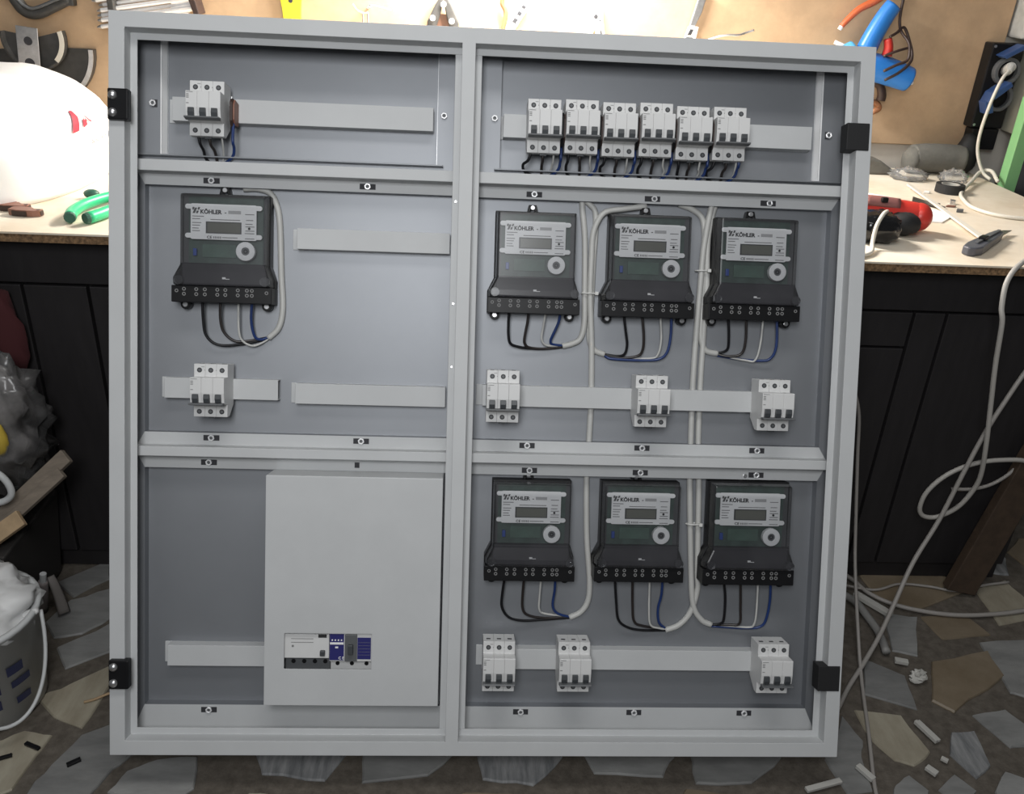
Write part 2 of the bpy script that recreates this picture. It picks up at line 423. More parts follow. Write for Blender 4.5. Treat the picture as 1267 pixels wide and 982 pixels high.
# mounting plates: shallow trays with slotted flanges
WF, WB = .075, .092
def tray(x0, x1, z0, z1, X0, X1, Z0, Z1, painted=True):
    """outer rectangle x0..z1 on the flange plane, inner sunk rectangle X0..Z1"""
    b = MB()
    o = [(x0,z0),(x1,z0),(x1,z1),(x0,z1)]; i = [(X0,Z0),(X1,Z0),(X1,Z1),(X0,Z1)]
    vs = [(x,WF,z) for x,z in o]+[(x,WF,z) for x,z in i]+[(x,WB,z) for x,z in i]
    fs = [(k,(k+1)%4,(k+1)%4+4,k+4) for k in range(4)]+[(k+4,(k+1)%4+4,(k+1)%4+8,k+8) for k in range(4)]+[(8,9,10,11)]
    b.add(vs, fs)
    o = b.build('mounting_plate', M_PLATE, cab, solid=0.0015)
    if painted:      # upper and lower flanges lighter: light on their front put into the colour
        o.data.materials.append(M_PAINT)
        for p in o.data.polygons:
            if p.index in (0, 2): p.material_index = 1
    return o
def nut(plate, x, z, slot='h', bright=True, dx=0.0):
    s = MB()
    if slot == 'h': s.box(x-.013, x+.013, WF-.0022, WF, z-.0045, z+.0045)
    elif slot == 'v': s.box(x-.004, x+.004, WF-.0022, WF, z-.006, z+.006)
    elif slot == 'sq': s.box(x-.004, x+.004, WF-.0022, WF, z-.0045, z+.0045)
    if s.v: s.build('slot', M_SLOT, plate)
    if bright:
        MB().ring((x+dx, WF-.0020, z), (0,-1,0), .0056, .0030, .0034, 6).build('nut', M_ZINC, plate, bevel=.0006)
        MB().cyl((x+dx, WF-.0020, z), (x+dx, WF-.0032, z), .0029, n=12).build('bolt_end', M_DGREY, plate)
pT1 = tray(-.590, -.052, .945, 1.165, -.5445, -.0985, .9695, 1.158, False)
pT2 = tray(-.048, .590, .945, 1.165, .0045, .5445, .9675, 1.158, False)
pM1 = tray(-.590, -.052, .485, .953, -.5715, -.055, .517, .9225)
pM2 = tray(-.048, .590, .485, .953, -.030, .5715, .5157, .9217)
pB1 = tray(-.590, -.052, .010, .492, -.5715, -.055, .0525, .4585)
pB2 = tray(-.048, .590, .010, .492, -.030, .5715, .0520, .4580)
# folded edges of the two upper plates, glare painted white, and their lower lips
MB().prism([(-.5462,WF-.0026),(-.5446,WF-.0026),(-.5400,WB-.0060),(-.5400,WB-.0005),(-.5462,WB-.0005)], .970, 1.157, 'z').build('folded_edge', M_GLARE, pT1, label='plate edge with glare painted white')
MB().prism([(.5462,WF-.0026),(.5446,WF-.0026),(.5397,WB-.0060),(.5397,WB-.0005),(.5462,WB-.0005)], .968, 1.157, 'z').build('folded_edge', M_GLARE, pT2, label='plate edge with glare painted white')
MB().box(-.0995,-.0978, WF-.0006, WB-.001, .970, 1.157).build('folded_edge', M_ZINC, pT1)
MB().box(-.582, -.088, .060, .0765, .9665, .9690).build('lower_lip', M_PLATE, pT1, bevel=.0008)
MB().box(-.004, .582, .060, .0765, .9645, .9670).build('lower_lip', M_PLATE, pT2, bevel=.0008)
for x in (-.4645, -.2115): nut(pM1, x, .9312, bright=True)
for x, d in ((.0643, 0), (.2632, .003), (.461, .002)): nut(pM2, x, .9290, dx=d)
for x in (-.4623, -.2148): nut(pM1, x, .5092)
for x in (.0649, .2621, .4621): nut(pM2, x, .5082)
nut(pB1, -.466, .4681)
for x in (.0703, .2609, .4628): nut(pB2, x, .4658)
nut(pB1, -.4637, .0442)
for x in (.0678, .2662, .4617): nut(pB2, x, .0434)
nut(pT1, -.5555, 1.0513, 'v', True, -.003); nut(pT1, -.0885, 1.0505, '', True)
nut(pT2, -.0052, 1.0501, '', True); nut(pT2, .5568, 1.0456, 'v', True, .002)

# device rails: C-channels on the plates
def rail(x0, x1, zc, h=.0355):
    z0, z1 = zc-h/2, zc+h/2
    pr = [(WB,z0),(.070,z0),(.070,z1),(WB,z1),(WB,z1-.0015),(.0715,z1-.0015),(.0715,z0+.0015),(WB,z0+.0015)]
    b = MB().prism(pr, x0, x1, 'x')
    b.box(x0-.010, x0+.002, WB-.003, WB, z0, z1)
    return b.build('device_rail', M_PAINT, cab, bevel=.0008)
rail(-.527, -.106, 1.0435, .038); rail(.0095, .5295, 1.0390, .038)
rail(-.325, -.0740, .8425, .034); rail(-.325, -.0755, .5870, .034); rail(-.5385, -.353, .5915, .034)
rail(-.0135, .516, .5920, .0355); rail(-.5325, -.20, .1390); rail(-.002, .520, .1380)

# hinge blocks and latch pads on the rim
for z in (1.028, .136):
    h = MB().box(-.598, -.567, -.010, .006, z-.0235, z+.0235).build('hinge_block', M_BLACK, cab, bevel=.002)
    for dz in (-.013, .013):
        MB().lathe([(.0, .005), (.004, .0045), (.0065, .002), (.0068, 0)], (0,0,0), 14).add([], []).build('bolt_head', M_STEEL, h, smooth=True).matrix_local = Matrix.Translation((-.590, -.010, z+dz)) @ Matrix.Rotation(math.pi/2, 4, 'X')
for z, x in ((1.028, .0), (.136, .001)):
    b = MB().prism([(.5585+x,-.002),(.5955+x,-.002),(.5955+x,.0005),(.578+x,.0005),(.578+x,.024),(.5585+x,.024)], z-.0215, z+.0215, 'z')
    b.build('latch_pad', M_RUBBER, cab, bevel=.0012)
# rivet dots on the mullion
for z in (.742, .640, .905):
    MB().cyl((-.0655, .025, z), (-.0655, .0235, z), .0018, n=10).build('rivet', M_STEEL, cab)

# ---- cover box over the main switches
cv = thing('switch_cover', 'plain grey steel cover box with a small window, lower left compartment', 'cover', at(-.216, .075, .080), CROT)
def CV(b, name, m, **k):
    o = b.build(name, m, cv, **k); o.location = (.216, -.075, -.080); return o
x0, x1, z0, z1 = -.3580, -.0745, .0797, .4590
wx0, wx1, wz0, wz1 = -.3260, -.1850, .1408, .1995
b = MB()
f0 = .010
# front with window opening
o = [(x0,z0),(x1,z0),(x1,z1),(x0,z1)]; i = [(wx0,wz0),(wx1,wz0),(wx1,wz1),(wx0,wz1)]
b.add([(x,f0,z) for x,z in o]+[(x,f0,z) for x,z in i]+[(x,.074,z) for x,z in o]+[(x,f0+.0015,z) for x,z in i],
      [(k,(k+1)%4,(k+1)%4+4,k+4) for k in range(4)]+[(k,(k+1)%4,(k+1)%4+8,k+8) for k in range(4)]+[(k+4,(k+1)%4+4,(k+1)%4+12,k+12) for k in range(4)])
CV(b, 'shell', M_PAINT, bevel=.0012)
CV(MB().box(x0+.004, x1, .070, .0738, z1-.001, .4800), 'upper_flange', M_PAINT)
CV(MB().box(x0+.004, x1, .070, .0738, .0575, z0+.001), 'lower_flange', M_PAINT)
for z in (.4690, .0680):
    CV(MB().box(-.2245, -.2165, .0690, .0700, z-.0045, z+.0045), 'slot', M_SLOT)

# residual-current switch and three-pole power breaker seen through the window
rc = thing('residual_current_switch', 'white four-pole switch with grey base seen at left in the cover window', 'switch', at(-.2905, .07, .165), CROT)
def RC(b, name, m, **k):
    o = b.build(name, m, rc, **k); o.location = (.2905, -.07, -.165); return o
RC(MB().prism([(.065,.125),(.065,.215),(.030,.215),(.030,.199),(.016,.197),(.016,.157),(.030,.155),(.030,.125)], -.3275, -.2545, 'x'), 'case', M_WHITE, bevel=.0008)
RC(MB().box(-.3275, -.2545, .0285, .0300, .1300, .1560), 'terminal_base', M_DGREY)
for x in (-.3140, -.2965, -.2790, -.2620):
    RC(MB().cyl((x, .0285, .1475), (x, .0275, .1475), .0036, n=12), 'terminal_screw', M_BLACK)
RC(MB().box(-.2685, -.2605, .009, .016, .1625, .1710), 'toggle', M_TOGGLE, bevel=.001)
RC(MB().box(-.2720, -.2585, .0153, .0160, .1915, .1968), 'print_block', M_PRINT)
RC(MB().box(-.3150, -.3115, .0153, .0160, .1755, .1790), 'test_button', M_PRINT2, bevel=.0004)
for z in (.189, .183): RC(MB().box(-.316, -.280, .0155, .0160, z, z+.0008), 'print_line', M_PRINT2)
pb = thing('power_breaker', 'navy-labelled three-pole power breaker seen at right in the cover window', 'breaker', at(-.2195, .07, .165), CROT)
def PB(b, name, m, **k):
    o = b.build(name, m, pb, **k); o.location = (.2195, -.07, -.165); return o
PB(MB().prism([(.065,.125),(.065,.215),(.030,.215),(.030,.202),(.014,.200),(.014,.153),(.030,.151),(.030,.125)], -.2535, -.1845, 'x'), 'case', M_WHITE, bevel=.0008)
PB(MB().box(-.2530, -.2300, .0128, .0140, .1550, .1990), 'label_panel', M_NAVY)
PB(MB().box(-.2080, -.1862, .0128, .0140, .1570, .1930), 'label_panel', M_NAVY)
PB(MB().box(-.2285, -.2085, .0110, .0140, .1535, .1985), 'toggle_frame', M_DGREY, bevel=.001)
PB(MB().box(-.2225, -.2145, .004, .0112, .167, .183), 'toggle', M_TOGGLE, bevel=.001)
for x in (-.2420, -.2185, -.1945):
    PB(MB().cyl((x, .0300, .1440), (x, .0285, .1440), .0034, n=12), 'terminal_screw', M_BLACK)
PB(MB().box(-.2525, -.2305, .0123, .0128, .1815, .1850), 'print_band', M_LABEL)
def pbt(body, size, x, z, m, sx=1.0):
    put_text('lettering', text_mesh(body, size, m, 0.0001), (x+.2195, .0121-.07, z-.165), pb, sx)
pbt('C E', .0062, -.2385, .1570, M_LABEL)
for k in range(4): PB(MB().box(-.2500+.0050*k, -.2478+.0050*k, .0124, .0128, .1875, .1898), 'print_mark', M_LABEL)
PB(MB().box(-.2440, -.2392, .0124, .0128, .1752, .1780), 'print_mark', M_LABEL)
for k in range(5): PB(MB().box(-.2065, -.1875, .0125, .0128, .164+.0052*k, .1643+.0052*k), 'print_line', M_PRINT2)

# ================================================================== MINIATURE BREAKERS
def make_breaker():
    r = thing('circuit_breaker', '', 'breaker')
    prof = [(.004,.0425),(-.035,.0425),(-.035,.0220),(-.056,.0215),(-.057,.0205),(-.057,-.0035),(-.0535,-.0200),(-.035,-.0230),(-.035,-.0430),(-.022,-.0430),(.004,-.0240)]
    for k in (-1, 0, 1):
        xc = k*.0179
        MB().prism(prof, xc-.00890, xc+.00890, 'x').build('pole', M_WHITE, r, bevel=.0007)
        MB().prism([(-.053,-.0045),(-.0605,-.0050),(-.0615,-.0120),(-.0590,-.0185),(-.052,-.0190)], xc-.0046, xc+.0046, 'x').build('toggle', M_TOGGLE, r, bevel=.0006)
        for z in (.0325, -.0345):
            s = MB().cyl((xc, -.0350, z), (xc, -.0354, z), .0040, n=14).build('terminal_hole', M_SLOT, r)
            MB().cyl((xc, -.0353, z), (xc, -.0357, z), .0024, n=10).build('terminal_screw', M_TOGBAR, s)
        MB().box(xc-.0035, xc+.0035, -.0235, -.0190, .0425, .0429).build('wire_entry', M_SLOT, r)
    MB().prism([(-.0535,-.0185),(-.0650,-.0190),(-.0660,-.0215),(-.0540,-.0235)], -.0268, .0268, 'x').build('toggle_bar', M_TOGBAR, r, bevel=.0006)
    b = MB()
    b.box(-.0255, -.0155, -.0574, -.0570, .0188, .0196)
    for z in (.0150, .0125, .0100, .0015): b.box(-.0255, -.0215, -.0574, -.0570, z, z+.0012)
    b.build('printing', M_PRINT2, r)
    b = MB()
    for x in (-.0098, .0085): b.box(x-.0006, x+.0006, -.0354, -.0350, .032, .033)
    b.box(-.0150, -.0100, -.0354, -.0350, .0375, .0382)
    b.build('terminal_printing', M_PRINT2, r)
    MB().box(-.0055, .0055, -.028, -.022, -.0458, -.0425).build('release_clip', M_TOGGLE, r, bevel=.0005)
    return r
brk0 = make_breaker()
BRK = [(-.4615, 1.0375, 'white three-pole breaker alone in the upper left compartment beside a brown terminal'),
 (.0740, 1.0325, 'white three-pole breaker, leftmost of the six in the upper right row'),
 (.1350, 1.0340, 'white three-pole breaker, second from left of the upper right row of six'),
 (.1958, 1.0320, 'white three-pole breaker, third from left of the upper right row of six'),
 (.2565, 1.0340, 'white three-pole breaker, fourth from left of the upper right row of six'),
 (.3170, 1.0310, 'white three-pole breaker, fifth from left of the upper right row of six'),
 (.3780, 1.0325, 'white three-pole breaker, rightmost of the six in the upper right row'),
 (-.4530, .5910, 'white three-pole breaker on the short rail under the lone left meter'),
 (.0195, .5935, 'white three-pole breaker at the left end of the middle right rail'),
 (.2665, .5915, 'white three-pole breaker in the middle of the middle right rail'),
 (.4740, .5900, 'white three-pole breaker at the right end of the middle right rail'),
 (.0255, .1385, 'white three-pole breaker at the left end of the lowest right rail'),
 (.1525, .1385, 'white three-pole breaker second from left on the lowest right rail'),
 (.4950, .1385, 'white three-pole breaker at the far right end of the lowest rail')]
for i, (x, z, lab) in enumerate(BRK):
    o = brk0 if i == 0 else copy_tree(brk0)
    o.location = at(x, .070, z); o.rotation_euler = CROT
    o['label'] = lab; o['category'] = 'breaker'; o['group'] = 'three-pole breakers on the cabinet rails'

# ---- neutral terminals clipped beside the upper breakers, and the wires below them
def make_term(m1, m2):
    r = thing('terminal_block', '', 'terminal')
    MB().prism([(.002,.020),(-.022,.022),(-.028,.015),(-.028,-.014),(-.020,-.024),(.002,-.020)], -.0035, .0010, 'x').build('housing', m1, r, bevel=.0006)
    MB().prism([(.002,.018),(-.020,.020),(-.026,.012),(-.026,-.012),(-.018,-.020),(.002,-.018)], .0010, .0038, 'x').build('side_plate', m2, r, bevel=.0006)
    MB().cyl((-.001, -.024, .0205), (-.001, -.024, .0235), .0018, n=10).build('screw', M_STEEL, r)
    return r
t0 = make_term(M_DKBRN, M_RUST); t0.location = at(-.4245, .069, 1.036); t0.rotation_euler = CROT
t0['label'] = 'copper-brown rail terminal beside the upper left breaker'; t0['category'] = 'terminal'
tb = make_term(M_BLACK, M_DKBRN)
ordn = ['first', 'second', 'third', 'fourth', 'fifth']
for i in range(5):
    o = tb if i == 0 else copy_tree(tb)
    o.location = at(.1045+.0608*i, .054, 1.029-.001*(i % 2)); o.rotation_euler = CROT; o.scale = (1.05, 1, 1.18)
    o['label'] = f'black terminal in the {ordn[i]} gap from left between the upper right breakers'
    o['category'] = 'terminal'; o['group'] = 'black terminals between the upper right breakers'

def wires(x, z, v, lab, blue_x, lipz, group=None):
    """four single cores dropping from a breaker to the slot behind the plate lip"""
    r = thing('breaker_wires', lab, 'wires', at(x, .07, lipz), CROT, group)
    def W(pts, m, rad=.0024):
        MB().tube([(a, q-.07, c-lipz) for a, q, c in pts], rad, 8).build('wire', m, r, smooth=True)
    zb = z-.0425; ze = lipz-.004
    W([(-.0182, .046, zb+.004), (-.0185+v[0]*.4, .050, zb-.010), (-.0190+v[0], .058, ze+.012), (-.0170+v[0]*.8, .066, ze+.002), (-.008, .074, ze-.004)], M_CBLK)
    W([(0, .046, zb+.004), (.0003, .050, zb-.010), (v[1], .060, ze+.012), (v[1]+.001, .072, ze-.004)], M_CBRN)
    W([(.0182, .048, zb+.004), (.0180, .056, zb-.010), (.0165+v[2], .066, ze+.010), (.013, .076, ze-.004)], M_CGRY, .0016)
    W([(blue_x, .050, z-.018), (blue_x, .047, zb-.004), (blue_x, .055, ze+.018), (blue_x-.002, .060, ze+.008), (blue_x-.009, .066, ze+.001), (blue_x-.020, .074, ze-.004)], M_CBLU)
    return r
wires(-.4600, 1.0375, (.006, .004, 0), 'black and blue wire ends under the upper left breaker', .036, .968)
vv = [(-.012, .000, 0), (-.002, .002, .004), (-.006, .000, .002), (-.004, .000, .006), (.002, .000, .004), (-.010, -.002, .002)]
wl = ['leftmost', 'second', 'third', 'fourth', 'fifth', 'rightmost']
for i in range(6):
    x, z, _ = BRK[1+i]
    wires(x, z, vv[i], f'black, grey and blue wires under the {wl[i]} upper right breaker' if i in (0, 5) else f'black, grey and blue wires under the {wl[i]} upper right breaker from left',
          .0300 if i < 5 else .0215, .966, 'wire drops under the upper right breakers')

# ================================================================== ELECTRICITY METERS
def make_meter():
    r = thing('electricity_meter', '', 'meter')
    def P(b, n, m, **k): return b.build(n, m, r, **k)
    flare = [(-.0775,.0),(-.0775,.012),(-.0668,.034),(-.0668,.1455),(.0700,.1455),(.0700,.034),(.0775,.012),(.0775,0)]
    P(MB().prism(flare, -.027, -.002, 'y'), 'base', M_BLACK, bevel=.0012)
    P(MB().box(-.0645, .0680, -.0285, -.0268, .036, .1435), 'inner_tray', mat('grey_inner_tray', (.055, .057, .060), .5))
    P(MB().box(-.0775, .0775, -.0480, -.002, -.0260, .0), 'terminal_block', M_BLACK, bevel=.0010)
    b = MB()
    for k in (90, 903): b.ring(((k-496)/908*.155, -.0480, -.0085), (0,-1,0), .0028, .0017, .0006, 10)
    for k in (157, 268, 345, 458, 530, 643, 725, 770):
        for z in (-.0055, -.0133): b.ring(((k-496)/908*.155, -.0480, z), (0,-1,0), .0029, .0017, .0006, 10)
    P(b, 'terminal_screws', M_PRINT2)
    for s in (-1, 1):
        l = P(MB().cyl((s*.0640, -.020, -.0285), (s*.0640, -.002, -.0285), .0080, n=16).box(s*.064-.0078, s*.064+.0078, -.020, -.002, -.0285, -.020), 'mounting_lug', M_BLACK, bevel=.0008)
        MB().cyl((s*.0640, -.020, -.0290), (s*.0640, -.0225, -.0290), .0042, n=12).build('lug_screw', M_STEEL, l, bevel=.0006)
    hg = P(MB().prism([(-.0140,.143),(-.0105,.1585),(.0025,.1585),(.0060,.143),(.0015,.143),(-.0005,.150),(-.0075,.150),(-.0095,.143)], -.016, -.002, 'y'), 'hanger', M_BLACK, bevel=.0008)
    MB().cyl((-.004, -.016, .1535), (-.004, -.0185, .1535), .0040, n=12).build('hanger_screw', M_STEEL, hg, bevel=.0006)
    P(MB().box(-.0560, .0600, -.0300, -.0280, .034, .140), 'circuit_board', M_PCB)
    P(MB().box(-.0640, .0680, -.0420, -.0280, .0005, .0360), 'terminal_hood', M_GREYIN, bevel=.002)
    # nameplate with screw ears
    def rr(x0, x1, z0, z1, rad, n=4):
        out = []
        for cx, cz, a in ((x1-rad, z1-rad, 0), (x0+rad, z1-rad, 90), (x0+rad, z0+rad, 180), (x1-rad, z0+rad, 270)):
            for k in range(n+1):
                t = math.radians(a+90*k/n); out.append((cx+rad*math.cos(t), cz+rad*math.sin(t)))
        return out
    npz = MB().prism(rr(-.0505, .0510, .0730, .1280, .002), -.0400, -.0375, 'y')
    npo = P(npz, 'nameplate', M_LABEL)
    for sx in (-1, 1):
        for z in (.0785, .1235):
            MB().prism(rr(sx*.0535+.0003-.006, sx*.0535+.0003+.006, z-.0038, z+.0038, .0037), -.0396, -.0376, 'y').build('ear', M_LABEL, npo)
    lc = P(MB().box(-.0270, .0280, -.0406, -.0400, .0824, .1008), 'display', M_LCD2)
    MB().box(-.0245, .0262, -.0409, -.0406, .0840, .0990).build('display_glass', M_LCD, lc)
    b = MB()   # small print
    for x0, x1, z in ((-.048,-.030,.1085),(-.048,-.036,.1045),(-.048,-.034,.0985),(-.048,-.036,.0945),(-.048,-.038,.090),(-.048,-.036,.086),(-.020,.026,.1040),(.0335,.0475,.1135),(.035,.046,.1045),(.034,.045,.0985),(.034,.048,.0945),(.034,.048,.0880),(.033,.048,.0840),(-.002,.022,.0765),(.0335,.048,.0758)):
        b.box(x0, x1, -.0405, -.0400, z-.0006, z+.0006)
    P(b, 'small_print', M_PRINT2)
    P(MB().box(.0075, .0270, -.0405, -.0400, .1135, .1185), 'model_print', mat('pale_print', (.42, .42, .42), .6))
    P(MB().cyl((.0400, -.0400, .0915), (.0400, -.0408, .0915), .0020, n=10), 'button', M_BLACK)
    # emblem: slanted dark blocks beside the maker's name
    b = MB()
    for q in ([(-.0475,.1130),(-.0440,.1130),(-.0405,.1215),(-.0440,.1215)], [(-.0425,.1130),(-.0395,.1130),(-.0380,.1170),(-.0410,.1170)], [(-.0480,.1185),(-.0455,.1185),(-.0445,.1225),(-.0475,.1225)], [(-.0400,.1185),(-.0372,.1185),(-.0358,.1225),(-.0388,.1225)]):
        b.prism(q, -.0405, -.0400, 'y')
    P(b, 'emblem', mat('dark_grey_print', (.09, .09, .09), .6))
    put_text('lettering', text_mesh('KÖHLER', .0088, M_PRINT, .00034), (-.0358, -.0402, .1128), r, 0.98)
    put_text('lettering', text_mesh('-', .0088, M_PRINT, .0002), (.0018, -.0402, .1128), r)
    put_text('lettering', text_mesh('CE', .0058, M_PRINT, .0001), (-.0255, -.0402, .0745), r, 1.15)
    b = MB()
    for k in range(5): b.box(-.0155+.0026*k, -.0140+.0026*k, -.0405, -.0400, .0748, .0780)
    P(b, 'approval_print', M_PRINT2)
    op = P(MB().ring((.0360, -.0380, .0555), (0,-1,0), .0148, .0062, .010, 32), 'optical_port', M_LABEL, bevel=.0008)
    MB().cyl((.0360, -.038, .0555), (.0360, -.0460, .0555), .0062, n=20).build('port_core', M_DGREY, op)
    MB().ring((.0360, -.046, .0555), (0,-1,0), .0036, .0018, .0006, 14).build('port_lens', M_BLACK, op)
    P(MB().box(-.0480, -.0425, -.0360, -.0300, .0475, .0590), 'blue_component', M_BLUEP, bevel=.0006)
    P(MB().box(-.0340, .0180, -.0325, -.0300, .046, .066), 'green_panel', mat('mid_green_board', (.065, .115, .090), .5, var=.15))
    P(MB().box(-.0008, .0045, -.0426, -.0420, .0115, .0145).box(.0045, .0105, -.0426, -.0420, .0112, .0122), 'hood_print', M_LABEL)
    for s in (-1, 1):
        P(MB().cyl((s*.0665+.001, -.048, .0085), (s*.0665+.001, -.055, .0085), .0074, n=18), 'cover_screw_boss', M_COVER)
    # smoked cover: an open-backed shell with a fuller lower hood
    fl2 = [(-.0760,-.0010),(-.0760,.011),(-.0655,.032),(-.0655,.1435),(.0690,.1435),(.0690,.032),(.0760,.011),(.0760,-.0010)]
    n = len(fl2); b = MB()
    def dep(z): return -.0520 if z > .03 else -.0545
    cxx = .0015
    fr = [(cxx+(x-cxx)*.965, dep(z), (z*.975+.0016)) for x, z in fl2]
    b.add([(x, -.028, z) for x, z in fl2]+fr, [(i, (i+1) % n, (i+1) % n+n, i+n) for i in range(n)]+[(n, n+1, n+6, n+7), (n+1, n+2, n+5, n+6), (n+2, n+3, n+4, n+5)])
    P(b, 'clear_cover', M_COVER, bevel=.003, label='smoked transparent cover')
    return r
met0 = make_meter()
MET = [('m1', -.4392, .7590, 'grey electricity meter alone in the left column of the cabinet', 1.03),
 ('m2', .0665, .7560, 'grey electricity meter at the left of the upper row of three', .985),
 ('m3', .2573, .7560, 'grey electricity meter in the middle of the upper row of three', 1.0),
 ('m4', .4368, .7565, 'grey electricity meter at the right of the upper row of three', 1.0),
 ('m5', .0734, .3075, 'grey electricity meter at the left of the lower row of three', .985),
 ('m6', .2595, .3085, 'grey electricity meter in the middle of the lower row of three', .985),
 ('m7', .4480, .3070, 'grey electricity meter at the right of the lower row of three', 1.02)]
for i, (k, x, z, lab, s) in enumerate(MET):
    o = met0 if i == 0 else copy_tree(met0)
    o.location = at(x, WB, z); o.rotation_euler = CROT; o.scale = (s, 1, s)
    o['label'] = lab; o['category'] = 'meter'; o['group'] = 'electricity meters'

# ---- meter cables: a grey sheath that opens into four cores
CABLES = {
 'm1': {
  'sheath': [(-416,86,922),(-393,86,923),(-372,86,916),(-361,86,895),(-356,86,863),(-353,86,785),(-350,86,729),(-356,86,696),(-373,86,677)],
  'b1': [(-476,66,736),(-476,70,707),(-472,74,679),(-453,78,664),(-417,82,666),(-376,86,676)],
  'b2': [(-447,66,737),(-448,70,707),(-443,74,685),(-426,78,671),(-404,82,672),(-375,86,678)],
  'wh': [(-418,66,738),(-418,70,690),(-413,74,672),(-398,78,664),(-385,82,668),(-373,86,676)],
  'bl': [(-396,66,739),(-398,71,704),(-393,76,679),(-383,81,675),(-373,86,679)],
 },
 'm2': {
  'sheath': [(146,86,940),(147,86,912),(153,86,860),(156,86,768),(157,86,718),(151,86,692),(138,86,683),(121,86,678)],
  'b1': [(28,66,734),(27,69,716),(28,72,693),(32,75,680),(46,78,675),(64,81,673),(90,84,673),(123,86,678)],
  'b2': [(60,66,735),(59,69,717),(55,73,690),(57,76,679),(66,80,674),(90,83,673),(123,86,677)],
  'wh': [(89,66,736),(86,70,711),(84,74,691),(89,78,681),(100,82,678),(123,86,680)],
  'bl': [(114,66,736),(111,70,717),(103,74,697),(100,78,688),(103,82,681),(123,86,679)],
 },
 'm3': {
  'sheath': [(105,88,930),(139,88,928),(160,88,918),(171,88,896),(169,88,814),(168,88,732),(167,88,693),(176,88,673),(194,88,666)],
  'b1': [(221,66,733),(226,70,706),(230,75,684),(227,79,668),(216,84,664),(194,88,666)],
  'b2': [(252,66,734),(257,70,700),(257,75,676),(249,79,665),(222,84,661),(194,88,665)],
  'wh': [(283,66,735),(287,70,695),(284,75,670),(274,79,662),(238,84,661),(194,88,664)],
  'bl': [(302,66,736),(303,70,702),(299,73,674),(286,77,661),(256,81,658),(207,84,659),(194,88,664)],
 },
 'm4': {
  'sheath': [(312,88,924),(336,88,916),(354,88,900),(359,88,862),(359,88,807),(359,88,738),(360,88,699),(369,88,678),(390,88,673)],
  'b1': [(399,66,741),(404,73,701),(404,81,680),(389,88,673)],
  'b2': [(430,66,742),(433,72,697),(428,77,674),(408,82,669),(389,88,672)],
  'wh': [(460,66,743),(459,72,693),(453,77,664),(437,82,663),(389,88,671)],
  'bl': [(483,66,744),(486,70,689),(478,75,667),(461,79,663),(433,84,664),(389,88,670)],
 },
 'm5': {
  'sheath': [(255,80,918),(218,80,912),(187,81,906),(173,81,889),(166,82,865),(165,82,827),(165,82,766),(170,83,691),(172,83,636),(173,83,580),(172,84,518),(170,84,457),(174,84,350),(182,85,273),(180,85,237),(168,86,217),(149,86,207)],
  'b1': [(34,66,288),(30,69,254),(30,73,229),(42,76,210),(66,79,203),(106,83,204),(149,86,207)],
  'b2': [(67,66,289),(65,70,254),(66,74,226),(76,78,213),(105,82,207),(149,86,208)],
  'wh': [(96,66,289),(94,71,245),(95,76,224),(105,81,215),(149,86,209)],
  'bl': [(120,66,290),(120,71,260),(118,76,231),(127,81,216),(149,86,208)],
 },
 'm6': {
  'sheath': [(380,87,930),(373,87,919),(366,87,886),(364,87,848),(366,87,782),(364,87,705),(362,87,618),(363,87,516),(367,87,454),(371,87,300),(373,87,260),(362,87,219),(343,87,196),(319,87,186)],
  'b1': [(222,66,290),(227,70,242),(233,74,208),(251,79,193),(278,83,187),(319,87,186)],
  'b2': [(253,66,291),(256,71,236),(261,76,205),(278,82,195),(319,87,188)],
  'wh': [(283,66,291),(285,71,229),(290,76,199),(308,82,191),(319,87,188)],
  'bl': [(305,66,292),(306,71,256),(302,76,228),(306,82,202),(319,87,189)],
 },
 'm7': {
  'sheath': [(368,81,929),(363,82,902),(356,82,847),(353,82,781),(350,83,704),(348,83,618),(349,84,516),(350,84,454),(359,85,300),(366,85,233),(382,86,206),(400,86,197)],
  'b1': [(412,66,285),(418,71,251),(419,76,212),(415,81,201),(399,86,197)],
  'b2': [(442,66,286),(446,71,231),(447,76,203),(430,81,199),(399,86,197)],
  'wh': [(473,66,286),(474,70,225),(472,74,202),(465,78,196),(438,82,196),(399,86,197)],
  'bl': [(495,66,286),(497,70,246),(493,74,211),(484,78,197),(458,82,193),(399,86,195)],
 },
}

CLAB = {'m1': 'grey cable looping down beside the lone left meter, four cores at its end',
 'm2': 'grey cable ending under the left meter of the upper row', 'm3': 'grey cable ending under the middle meter of the upper row',
 'm4': 'grey cable ending under the right meter of the upper row', 'm5': 'long grey cable down to the left meter of the lower row',
 'm6': 'long grey cable down to the middle meter of the lower row', 'm7': 'long grey cable down to the right meter of the lower row'}
for k, d in CABLES.items():
    e = [v/1000 for v in d['sheath'][-1]]
    r = thing('meter_cable', CLAB[k], 'cable', at(*e), CROT, 'meter cables')
    def T(pts, rad, name, m, n=10):
        MB().tube([tuple(a/1000-c for a, c in zip(p, e)) for p in pts], rad, n).build(name, m, r, smooth=True)
    T(d['sheath'], .0050, 'sheath', M_SHEATH, 12)
    T(d['b1'], .0023, 'core', M_CBLK); T(d['b2'], .0023, 'core', M_CBRN)
    T(d['wh'], .0018, 'core', M_CGRY); T(d['bl'], .0023, 'core', M_CBLU)
